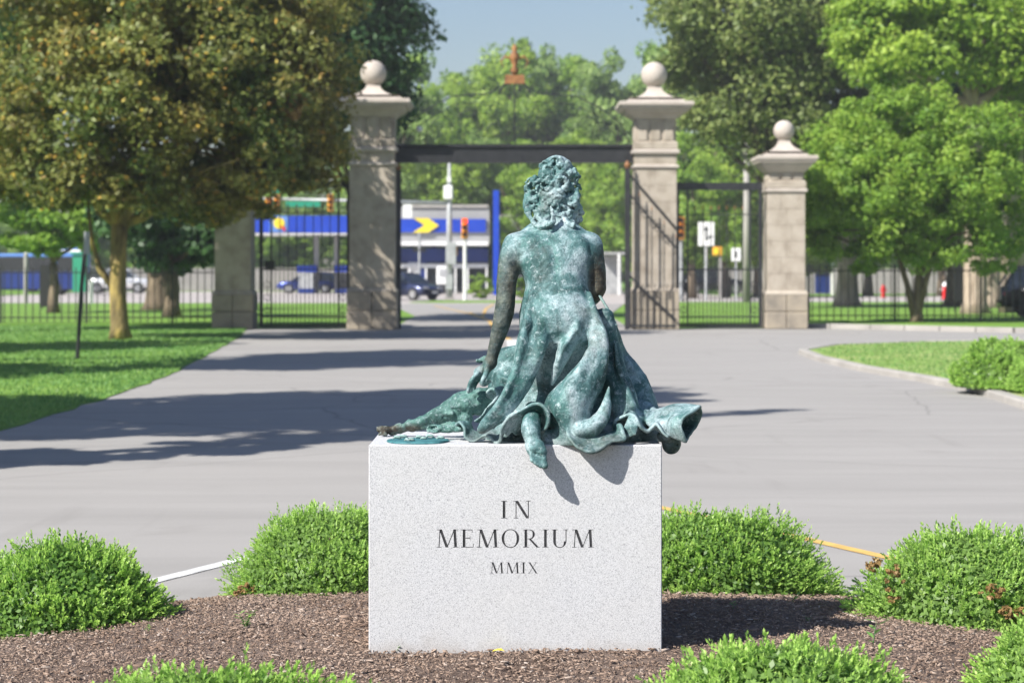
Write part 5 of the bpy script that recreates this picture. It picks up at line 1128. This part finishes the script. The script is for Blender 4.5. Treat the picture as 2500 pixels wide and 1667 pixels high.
def hydrant(px, py, hpx, label, top):
    Y = F*1.35/(py-HY); s = hpx*Y/F/.78; o = thing('fire_hydrant', label, 'hydrant', (GX(px,Y), Y, .09), 0, 'red fire hydrants behind the right fence'); o.scale = (s, s, s)
    MB().lathe([(.16,0),(.16,.04),(.11,.05),(.11,.5),(.14,.51),(.14,.55)], n=16).obj('barrel', M['red'], o); MB().lathe([(.13,.55),(.125,.62),(.08,.70),(.03,.72),(.03,.78)], n=16).obj('bonnet', M[top], o)
    for s_ in (-1, 1): MB().tube([(s_*.1,0,.42),(s_*.19,0,.42)], .055, 10).obj('hose_cap', M[top], o)
    MB().tube([(0,-.1,.40),(0,-.2,.40)], .07, 10).obj('hose_cap', M['red'], o)
hydrant(2157, 726, 33, 'plain red fire hydrant left of the ornamental tree stems', 'red'); hydrant(2307, 730, 44, 'red fire hydrant with a white bonnet right of the tree stems', 'white')

# ------------------------------------------------------------------ vehicles
def car(label, name, loc_, rz, paint, L_=4.5, W_=1.8, H_=1.48, kind='sedan', cat='car'):
    t = thing(name, label, cat, loc_, rz)
    prof = {'sedan': ([(-2.2,.55,.42),(-2.0,.80,.28),(-1.2,.90,.24),(0,.92,.22),(1.3,.88,.24),(2.0,.74,.28),(2.25,.52,.42)], [(-1.75,.9,0),(-1.1,1.34,.12),(-.3,1.46,.2),(.4,1.42,.2),(1.15,.92,0)]),
            'suv': ([(-2.25,.6,.45),(-2.2,.98,.34),(-1.2,1.02,.3),(0,1.03,.28),(1.2,1.0,.3),(2.05,.88,.34),(2.3,.6,.45)], [(-2.15,1.0,.02),(-1.8,1.6,.14),(-.6,1.7,.2),(.3,1.62,.2),(1.1,1.02,0)]),
            'pickup': ([(-2.6,.6,.5),(-2.58,1.05,.4),(-1.2,1.08,.36),(0,1.1,.34),(1.4,1.08,.36),(2.45,1.0,.4),(2.6,.65,.5)], [(-.75,1.08,.03),(-.6,1.72,.13),(.1,1.8,.18),(.6,1.72,.18),(1.3,1.1,0)])}[kind]
    low, cab = prof; sx = L_/4.5; sz = H_/{'sedan':1.46,'suv':1.7,'pickup':1.8}[kind]; hw = W_/2
    def loft(rows, mb):
        m = len(rows); k = len(rows[0]); 
        for r in rows: mb.v += r
        mb.f += [(i*k+j, i*k+(j+1) % k, (i+1)*k+(j+1) % k, (i+1)*k+j) for i in range(m-1) for j in range(k)]+[tuple(reversed(range(k))), tuple((m-1)*k+j for j in range(k))]
    mb = MB(); rows = []
    for (x, zt_, zb_) in low:
        e = .86 if abs(x) > 2.1 else 1.0; rows.append([(x*sx,-hw*.88*e,zb_*sz),(x*sx,-hw*e,(zb_+.12)*sz),(x*sx,-hw*e,(zt_-.14)*sz),(x*sx,-hw*.9*e,zt_*sz),(x*sx,hw*.9*e,zt_*sz),(x*sx,hw*e,(zt_-.14)*sz),(x*sx,hw*e,(zb_+.12)*sz),(x*sx,hw*.88*e,zb_*sz)])
    loft(rows, mb); body = mb.obj('body', paint, t, True, bevel=0)
    mb = MB(); rows = []
    for (x, z, inn) in cab: rows.append([(x*sx,-(hw*.9-inn),z*sz),(x*sx,(hw*.9-inn),z*sz),(x*sx,hw*.88,.86*sz),(x*sx,-hw*.88,.86*sz)])
    loft(rows, mb); mb.obj('window_glass', M['glass'], t)
    (x1, z1, i1), (x2, z2, i2), (x3, z3, i3) = cab[1:4]
    MB().add([(x1*sx-.05,-(hw*.9-i1+.01),z1*sz+.012),(x2*sx,-(hw*.9-i2+.01),z2*sz+.02),(x3*sx+.05,-(hw*.9-i3+.01),z3*sz+.012),(x3*sx+.05,(hw*.9-i3+.01),z3*sz+.012),(x2*sx,(hw*.9-i2+.01),z2*sz+.02),(x1*sx-.05,(hw*.9-i1+.01),z1*sz+.012),
              (x1*sx-.02,-(hw*.9-i1+.03),z1*sz-.06),(x2*sx,-(hw*.9-i2+.03),z2*sz-.05),(x3*sx+.03,-(hw*.9-i3+.03),z3*sz-.06),(x3*sx+.03,(hw*.9-i3+.03),z3*sz-.06),(x2*sx,(hw*.9-i2+.03),z2*sz-.05),(x1*sx-.02,(hw*.9-i1+.03),z1*sz-.06)],
             [(0,1,4,5),(1,2,3,4),(0,6,7,1),(1,7,8,2),(5,4,10,11),(4,3,9,10),(0,5,11,6),(2,8,9,3)]).obj('roof', paint, t)
    for s in (-1, 1):
        for (xa, za, ia), (xb, zb_, ib) in ((cab[0], cab[1]), (cab[-1], cab[-2])):
            MB().tube([(xa*sx, s*(hw*.9-ia+.005), za*sz), (xb*sx, s*(hw*.9-ib+.005), zb_*sz)], .035, 6).obj('pillar', paint, t)
        MB().tube([(-.1*sx, s*hw*.9, .9*sz), (-.15*sx, s*(hw*.9-i2+.01), z2*sz-.03)], .03, 6).obj('pillar', paint, t)
        MB().box((.75*sx, s*(hw+.07), .98*sz), (.12,.16,.11)).obj('wing_mirror', paint, t, bevel=.02)
        MB().box((2.13*sx, s*hw*.66, .66*sz), (.14,.36,.13)).obj('headlight', M['chrome'], t, bevel=.03)
        MB().box((-2.14*sx, s*hw*.72, .76*sz), (.12,.28,.16)).obj('tail_light', M['red'], t, bevel=.03)
        for xw in (-1.36*sx, 1.38*sx):
            r = .33*max(1, H_/1.5)*1.0; o_ = MB().tube([(xw, s*(hw-.2), r), (xw, s*(hw+.012), r)], r, 20).obj('wheel', M['tyre'], t)
            MB().tube([(xw, s*(hw-.05), r), (xw, s*(hw+.025), r)], r*.62, 14).obj('rim', M['chrome'], o_)
    MB().box((2.23*sx, 0, .5*sz), (.1, 1.0, .16)).obj('grille', M['black'], t); MB().box((2.285*sx, 0, .42*sz), (.02,.5,.11)).obj('number_plate', M['white'], t)
    return t
car('dark blue saloon car turning on the street just right of the tall left pier', 'parked_car', (GX(988,112), 112, .01), R(-38), carpaint('navy_paint', (.025,.035,.09)), 4.4, 1.8, 1.55)
car('blue hatchback on the street behind the left side gate', 'parked_car', (GX(752,150), 150, .03), R(180), carpaint('mid_blue_paint', (.05,.08,.32)), 4.5, 1.8, 1.62, 'suv')
car('dark grey car parked beyond the right fence at the edge of the view', 'parked_car', (GX(2625,61), 61, .115), R(-8), carpaint('charcoal_paint', (.03,.028,.03)), 4.6, 1.9, 1.68, 'suv')
car('white pickup truck beyond the left fence right of the leaning trunk', 'pickup_truck', (GX(290,150), 150, .03), R(4), carpaint('white_paint_car', (.75,.75,.76)), 5.0, 1.95, 1.9, 'pickup', 'pickup')
car('black car standing behind the right side gate', 'parked_car', (GX(1740,140), 140, .05), R(5), carpaint('black_paint', (.012,.013,.018)), 4.8, 1.9, 1.85, 'suv')
# bus
t = thing('bus', 'blue bus with a white roof on the street at the far left', 'bus', (GX(30,140), 140, .02))
bl_ = M['blue2']
MB().box((0,0,1.0), (10.5,2.5,1.3)).obj('body', bl_, t, bevel=.1); MB().box((0,0,2.15), (10.3,2.42,.98)).obj('window_band', M['glass'], t)
MB().box((0,0,2.75), (10.45,2.5,.26)).obj('roof', M['lblue'], t, bevel=.06)
MB().box((3.7,0,3.0), (3.0,2.3,.28)).obj('roof_unit', M['white'], t, bevel=.1); MB().box((4.2,0,3.2), (1.2,1.2,.16)).obj('roof_hatch', M['lblue'], t, bevel=.04)
for x in (-3.6,-1.2,1.2,3.4,5.05): MB().box((x,-1.23,2.15), (.1,.06,.98)).obj('window_pillar', M['lblue'], t)
MB().box((5.18,0,1.8), (.14,2.3,1.7)).obj('front_panel', M['blue'], t, bevel=.04)
for x in (-3.3, 3.2):
    for s in (-1, 1): MB().tube([(x,s*1.0,.5),(x,s*1.27,.5)], .5, 20).obj('wheel', M['tyre'], t)
o = thing('bus_shelter', 'green panelled shelter at the right end of the bus', 'shelter', (GX(197,138), 138, .02)); MB().box((0,0,1.5), (.9,.9,2.6)).obj('panel', M['green'], o); MB().box((0,0,2.9), (1.2,1.2,.15)).obj('roof', M['green'], o)
for i, (px, lab) in enumerate(((63,'pale concrete post before the bus at the far left'),(222,'short white post right of the green shelter'))):
    o = thing('bollard', lab, 'post', (GX(px,96), 96, .03)); MB().tube([(0,0,0),(0,0,2.4-1.3*i)], .1, 10).obj('shaft', M['conc'] if i == 0 else M['white'], o); MB().lathe([(.1,0),(.11,.03),(.02,.08)], (0,0,2.4-1.3*i), 10).obj('post_cap', M['white'], o)
# grey wall beyond
o = thing('boundary_wall', 'long grey wall beyond the street on the left', 'wall', (GX(560,168), 168, 0)); MB().box((0,0,.95), (26,.25,1.9)).obj('panel', M['soilwall'], o); MB().box((0,0,1.95), (26.1,.35,.1)).obj('coping', M['conc'], o)
o = thing('boundary_wall', 'long grey wall beyond the hydrants on the right', 'wall', (GX(2260,150), 150, 0)); MB().box((0,0,.9), (30,.25,1.8)).obj('panel', M['soilwall'], o); MB().box((0,0,1.85), (30.1,.35,.1)).obj('coping', M['conc'], o)

# ------------------------------------------------------------------ filling station
SY = 146.0
def zx(py): return GZ(py, SY)
t = thing('fuel_canopy', 'long blue filling station canopy with a yellow and red badge, left of the tall pier', 'canopy', (GX(745,SY), SY, 0)); cx_ = GX(745,SY)
x0, x1 = GX(600,SY)-cx_, GX(885,SY)-cx_
MB().box(((x0+x1)/2, 4, (zx(527)+zx(568))/2), (x1-x0, 8, zx(527)-zx(568))).obj('fascia', M['blue'], t)
MB().box(((x0+x1)/2, 4, zx(570)-.03), (x1-x0+.2, 8.2, .08)).obj('soffit', M['white'], t)
xa, xb = GX(658,SY)-cx_, GX(705,SY)-cx_
MB().box(((xa+xb)/2, -.03, (zx(527)+zx(568))/2), (xb-xa, .05, zx(527)-zx(568)-.08)).obj('light_panel', M['lblue'], t)
c_ = ((xa+xb)/2, zx(545)); MB().prism([(c_[0]+.42*math.cos(a*.5236), c_[1]+.42*math.sin(a*.5236)) for a in range(12)], -.12, -.06).obj('badge', M['yellow'], t)
MB().prism([(c_[0]+.0,c_[1]-.1),(c_[0]+.42,c_[1]-.66),(c_[0]+.5,c_[1]-.35)], -.14, -.125).obj('badge_tail', M['red'], t)
MB().box((GX(722,SY)-cx_, -.03, (zx(527)+zx(568))/2), (1.0,.05,zx(527)-zx(568)-.08)).obj('light_panel', M['blue'], t)
for px in (762, 814, 640):
    if px != 640: MB().box((GX(px,SY)-cx_, 3, zx(570)/2), (.42,.42,zx(570))).obj('post', M['wall'], t)
for (px, lab) in ((742,'blue and grey fuel pump left of the first canopy post'),(835,'blue and dark fuel pump right of the second canopy post')):
    o = thing('fuel_pump', lab, 'fuel pump', (GX(px,SY), SY+2, .03)); MB().box((0,0,.95), (1.1,.7,1.2)).obj('housing', M['galv'] if px < 800 else M['black'], o, bevel=.03); MB().box((0,0,1.85), (1.5,.8,.5)).obj('header', M['blue'], o, bevel=.03); MB().box((0,0,.2), (1.2,.8,.35)).obj('base', M['blue2'], o)
    MB().tube([(.56,-.2,1.3),(.75,-.25,.8),(.6,-.3,.4)], .03, 6).obj('hose', M['black'], o)
# shop
bx = GX(1070,SY); t = thing('shop', 'low grey filling station shop with a deep blue band and a yellow arrow', 'shop', (bx, SY, 0)); x0, x1 = GX(950,SY)-bx, GX(1192,SY)-bx
def bb_(px0, px1, py0, py1, name, mt_, y0=-.05, y1=.0, bev=0): return MB().box(((GX(px0,SY)+GX(px1,SY))/2-bx, (y0+y1)/2, (zx(py0)+zx(py1))/2), (GX(px1,SY)-GX(px0,SY), y1-y0, abs(zx(py0)-zx(py1)))).obj(name, mt_, t, bevel=bev)
bb_(950,1195,505,600,'upper_wall',M['wall'],0,9); bb_(985,1192,500,507,'parapet',M['conc'],-.15,.2)
bb_(940,1186,535,567,'blue_band',M['blue'],-.2,-.02); bb_(940,1192,590,600,'canopy_edge',M['white'],-1.2,-.1)
bb_(950,1192,606,640,'sign_band',M['blue2'],.02,.3)
MB().prism([(GX(a,SY)-bx, zx(b_)) for a, b_ in ((1008,568),(1036,550),(1010,533),(1046,533),(1072,551),(1046,568))], -.32, -.22).obj('arrow_emblem', M['yellow'], t)
bb_(950,1192,644,654,'window_head',M['white'],-.1,.1); bb_(950,1192,715,724,'sill_wall',M['conc'],-.05,.2); bb_(950,1192,640,722,'shop_glass',M['glass'],.25,.35)
for a in (955,1000,1040,1078,1112,1142,1188): bb_(a-2,a+2,654,716,'mullion',M['white'] if a != 1078 else M['blue2'],-.08,.2)
bb_(995,1030,640,690,'shop_poster',M['white'],.1,.2); bb_(1022,1040,640,718,'door',M['blue2'],.05,.2)
# white cabinet by the pole
o = thing('vending_cabinet', 'white outdoor cabinet with a dark lower opening before the shop', 'cabinet', (GX(1080,140), 140, .03)); MB().box((0,0,1.35), (.8,.6,1.3)).obj('housing', M['white'], o, bevel=.06); MB().box((0,.05,.4), (.7,.5,.65)).obj('lower_box', M['black'], o); MB().box((.02,-.32,1.55), (.45,.04,.5)).obj('screen', M['galv'], o)
# grey building right of the pole
o = thing('grey_building', 'plain pale grey building wall behind the statue shoulder', 'building', (GX(1330,SY), SY+3, 0)); MB().box((0,4,2.9), (6.4,8,5.8)).obj('wall', M['wall'], o); MB().box((0,4,5.85), (6.6,8.2,.16)).obj('roof', M['conc'], o)
MB().box((1.2,-.02,1.4), (1.4,.1,2.2)).obj('door', M['galv'], o)
o = thing('open_shelter', 'white-framed pale shelter right of the statue elbow', 'shelter', (GX(1495,138), 138, .02)); MB().box((0,1,2.9), (1.9,2,.18)).obj('roof', M['wall'], o)
MB().box((.45,0,1.4), (.16,.16,2.9)).obj('post', M['white'], o); MB().box((-.85,0,1.4), (.16,.16,2.9)).obj('post', M['white'], o); MB().box((-.1,1.8,1.4), (1.7,.1,2.7)).obj('back_panel', M['galv'], o)
# tall blue price-sign pole
o = thing('blue_sign_pole', 'tall flat royal blue pole standing left of the statue shoulder', 'sign pole', (GX(1211,124), 124, .02)); MB().box((0,0,3.35), (.36,.5,6.7-.1)).obj('pylon', M['blue'], o); MB().box((0,0,.08), (.9,1.0,.16)).obj('footing', M['conc'], o)
# white and blue sign at right
o = thing('canopy_sign', 'white and blue banded kiosk with a red panel behind the right fence', 'kiosk', (GX(2000,140), 140, .02)); MB().box((0,0,3.25), (2.6,1.2,.55)).obj('white_band', M['white'], o); MB().box((0,0,2.8), (2.6,1.15,.34)).obj('blue_band', M['blue'], o); MB().box((.1,.1,4.1), (1.8,.6,1.1)).obj('red_panel', mat('faded_red', (.5,.2,.19), .6), o)
for x in (-1.1, 1.0): MB().box((x,.3,1.3), (.2,.3,2.7)).obj('post', M['white'], o)
MB().box((.3,.5,1.2), (1.0,.3,2.2)).obj('door', M['blue2'], o)

# ------------------------------------------------------------------ signals, signs and poles on the street
def signal(parent, x, y, z, s=1.0, lit=None, side=False, name='signal_head'):
    h = MB().box((0,0,0), (.36*s,.3*s,1.1*s)).obj(name, M['sigy'], parent, bevel=.03, loc=(x, y, z))
    for k, zz in enumerate((.36, 0, -.36)):
        m_ = M['redlamp'] if lit == k else M['black']
        MB().tube([(0,-.155*s,zz*s),(0,-.20*s,zz*s)], .13*s, 12).obj('lens', m_, h)
        MB().tube([(0,-.16*s,zz*s+.02),(0,-.34*s,zz*s+.05)], .15*s, 12, False).obj('visor', M['sigy'], h)
    return h
m_ = mat('lit_red_lamp', (.8,.02,.01), .4); BS(m_).inputs['Emission Color'].default_value = (1,.06,.03,1); BS(m_).inputs['Emission Strength'].default_value = 1.4; M['redlamp'] = m_
YS = 108.0; M['sgreen'] = mat('street_sign_green', (.01,.24,.15), .5)
t = thing('signal_mast', 'grey signal mast with a long arm carrying yellow heads and green street signs', 'signal mast', (GX(1097,YS), YS, .03)); mx0 = GX(1097,YS)
MB().tube([(0,0,0),(0,0,4.2),(0,0,7.6)], [.19,.15,.08], 12).obj('pole', M['galv'], t, True); MB().box((0,0,.1), (.5,.5,.2)).obj('base', M['conc'], t)
MB().tube([(0,0,GZ(498,YS)),(GX(640,YS)-mx0,0,GZ(486,YS))], [.12,.06], 10).obj('arm', M['galv'], t, True)
MB().box((-.05,-.1,GZ(472,YS)), (.5,.4,.75)).obj('camera_box', M['white'], t, bevel=.05); MB().box((-.02,-.1,GZ(440,YS)), (.22,.22,.3)).obj('sensor', M['white'], t)
MB().box((.1,-.15,GZ(620,YS)), (.55,.35,1.2)).obj('control_box', M['galv'], t, bevel=.02); MB().box((0,-.15,GZ(690,YS)), (.4,.3,.8)).obj('control_box', M['galv'], t, bevel=.02)
MB().box((GX(995,YS)-mx0,-.05,GZ(517,YS)), (.48,.06,.72)).obj('sign_plate', M['white'], t)
for px, py in ((656,503),(677,498),(808,497)): signal(t, GX(px,YS)-mx0, -.1, GZ(py,YS), .85)
for px, py, wd in ((680,466,1.0),(740,500,1.9)): MB().box((GX(px,YS)-mx0,-.04,GZ(py,YS)), (wd,.05,.3)).obj('street_sign', M['sgreen'], t, bevel=.01)
t = thing('traffic_signal', 'orange traffic signal with its red lamp lit on a white post', 'traffic signal', (GX(1135,YS), YS, .05)); MB().tube([(0,0,0),(0,0,GZ(580,YS))], .1, 10).obj('post', M['white'], t); signal(t, 0, -.1, GZ(560,YS), 1.0, 0); MB().box((-.55,0,GZ(615,YS)), (.28,.2,.5)).obj('walk_signal', M['sigy'], t)
MB().box((-.3,0,GZ(612,YS)), (.4,.05,.05)).obj('bracket', M['iron'], t)
t = thing('arrow_sign_post', 'dark post standing below the yellow arrow before the shop', 'post', (GX(1024,116), 116, .03)); MB().tube([(0,0,0),(0,0,GZ(570,116))], .07, 8).obj('post', M['galv'], t); MB().box((0,0,GZ(612,116)), (.75,.12,.2)).obj('crossbar', M['iron'], t)
t = thing('traffic_signal', 'orange traffic signal seen side-on beside the tall right pier', 'traffic signal', (GX(1662,YS), YS, .05)); MB().tube([(0,0,0),(0,0,GZ(585,YS))], .11, 10).obj('post', M['galv'], t); signal(t, 0, -.1, GZ(560,YS), 1.12)
t = thing('traffic_sign', 'white rectangular traffic sign with a black arrow on a grey post', 'sign', (GX(1724,YS), YS, .05)); MB().tube([(0,0,0),(0,0,GZ(545,YS))], .08, 10).obj('post', M['galv'], t); MB().box((0,-.1,GZ(574,YS)), (.88,.04,1.3)).obj('sign_plate', M['white'], t, bevel=.03)
zz = GZ(574,YS)
MB().prism([(-.05,zz-.35),(.05,zz-.35),(.05,zz+.2),(.14,zz+.2),(0,zz+.48),(-.14,zz+.2),(-.05,zz+.2)], -.13, -.122).obj('printed_arrow', M['black'], t)
MB().prism([(.05,zz-.30),(.2,zz-.2),(.24,zz-.28),(.34,zz-.08),(.12,zz-.08),(.16,zz-.14),(.05,zz-.2)], -.13, -.122).obj('printed_arrow', M['black'], t)
t = thing('walk_signal_post', 'small orange pedestrian signal on a pale post', 'pedestrian signal', (GX(1758,YS), YS, .05)); MB().tube([(0,0,0),(0,0,GZ(628,YS))], .1, 10).obj('post', M['conc'], t); MB().box((-.15,-.05,GZ(616,YS)), (.5,.3,.48)).obj('signal_head', M['sigy'], t, bevel=.05); MB().box((-.2,-.21,GZ(616,YS)), (.32,.04,.32)).obj('lens', M['yellow'], t)
t = thing('small_sign', 'small grey-white sign on a thin post left of the tall pale pole', 'sign', (GX(1797,YS), YS, .05)); MB().tube([(0,0,0),(0,0,GZ(640,YS))], .05, 8).obj('post', M['galv'], t); MB().box((0,-.06,GZ(624,YS)), (.52,.04,.72)).obj('sign_plate', M['white'], t, bevel=.02); MB().prism([(-.05,GZ(632,YS)),(.05,GZ(632,YS)),(.05,GZ(616,YS)),(-.05,GZ(616,YS))], -.09, -.082).obj('printed_bar', M['black'], t)
t = thing('utility_pole', 'tall pale pole rising past the right side gate', 'pole', (GX(1823,96), 96, .05)); MB().tube([(0,0,0),(0,0,GZ(330,96))], [.19,.13], 12).obj('pole', M['conc'], t, True); MB().lathe([(.14,0),(.15,.05),(.02,.12)], (0,0,GZ(330,96)), 12).obj('pole_cap', M['galv'], t)

# ------------------------------------------------------------------ summer haze in the air
hz = MB().box((0, 120, 14), (330, 300, 32)).obj('haze', None); tag(hz, 'thin pale summer haze filling the air', 'haze', kind='stuff')
hm = bpy.data.materials.new('haze'); hm.use_nodes = True; hm.node_tree.nodes.remove(hm.node_tree.nodes['Principled BSDF'])
pv = hm.node_tree.nodes.new('ShaderNodeVolumePrincipled'); pv.inputs['Color'].default_value = (.93,.95,1,1); pv.inputs['Density'].default_value = .00065; pv.inputs['Anisotropy'].default_value = .2
hm.node_tree.links.new(pv.outputs[0], hm.node_tree.nodes['Material Output'].inputs['Volume']); hz.data.materials.append(hm)
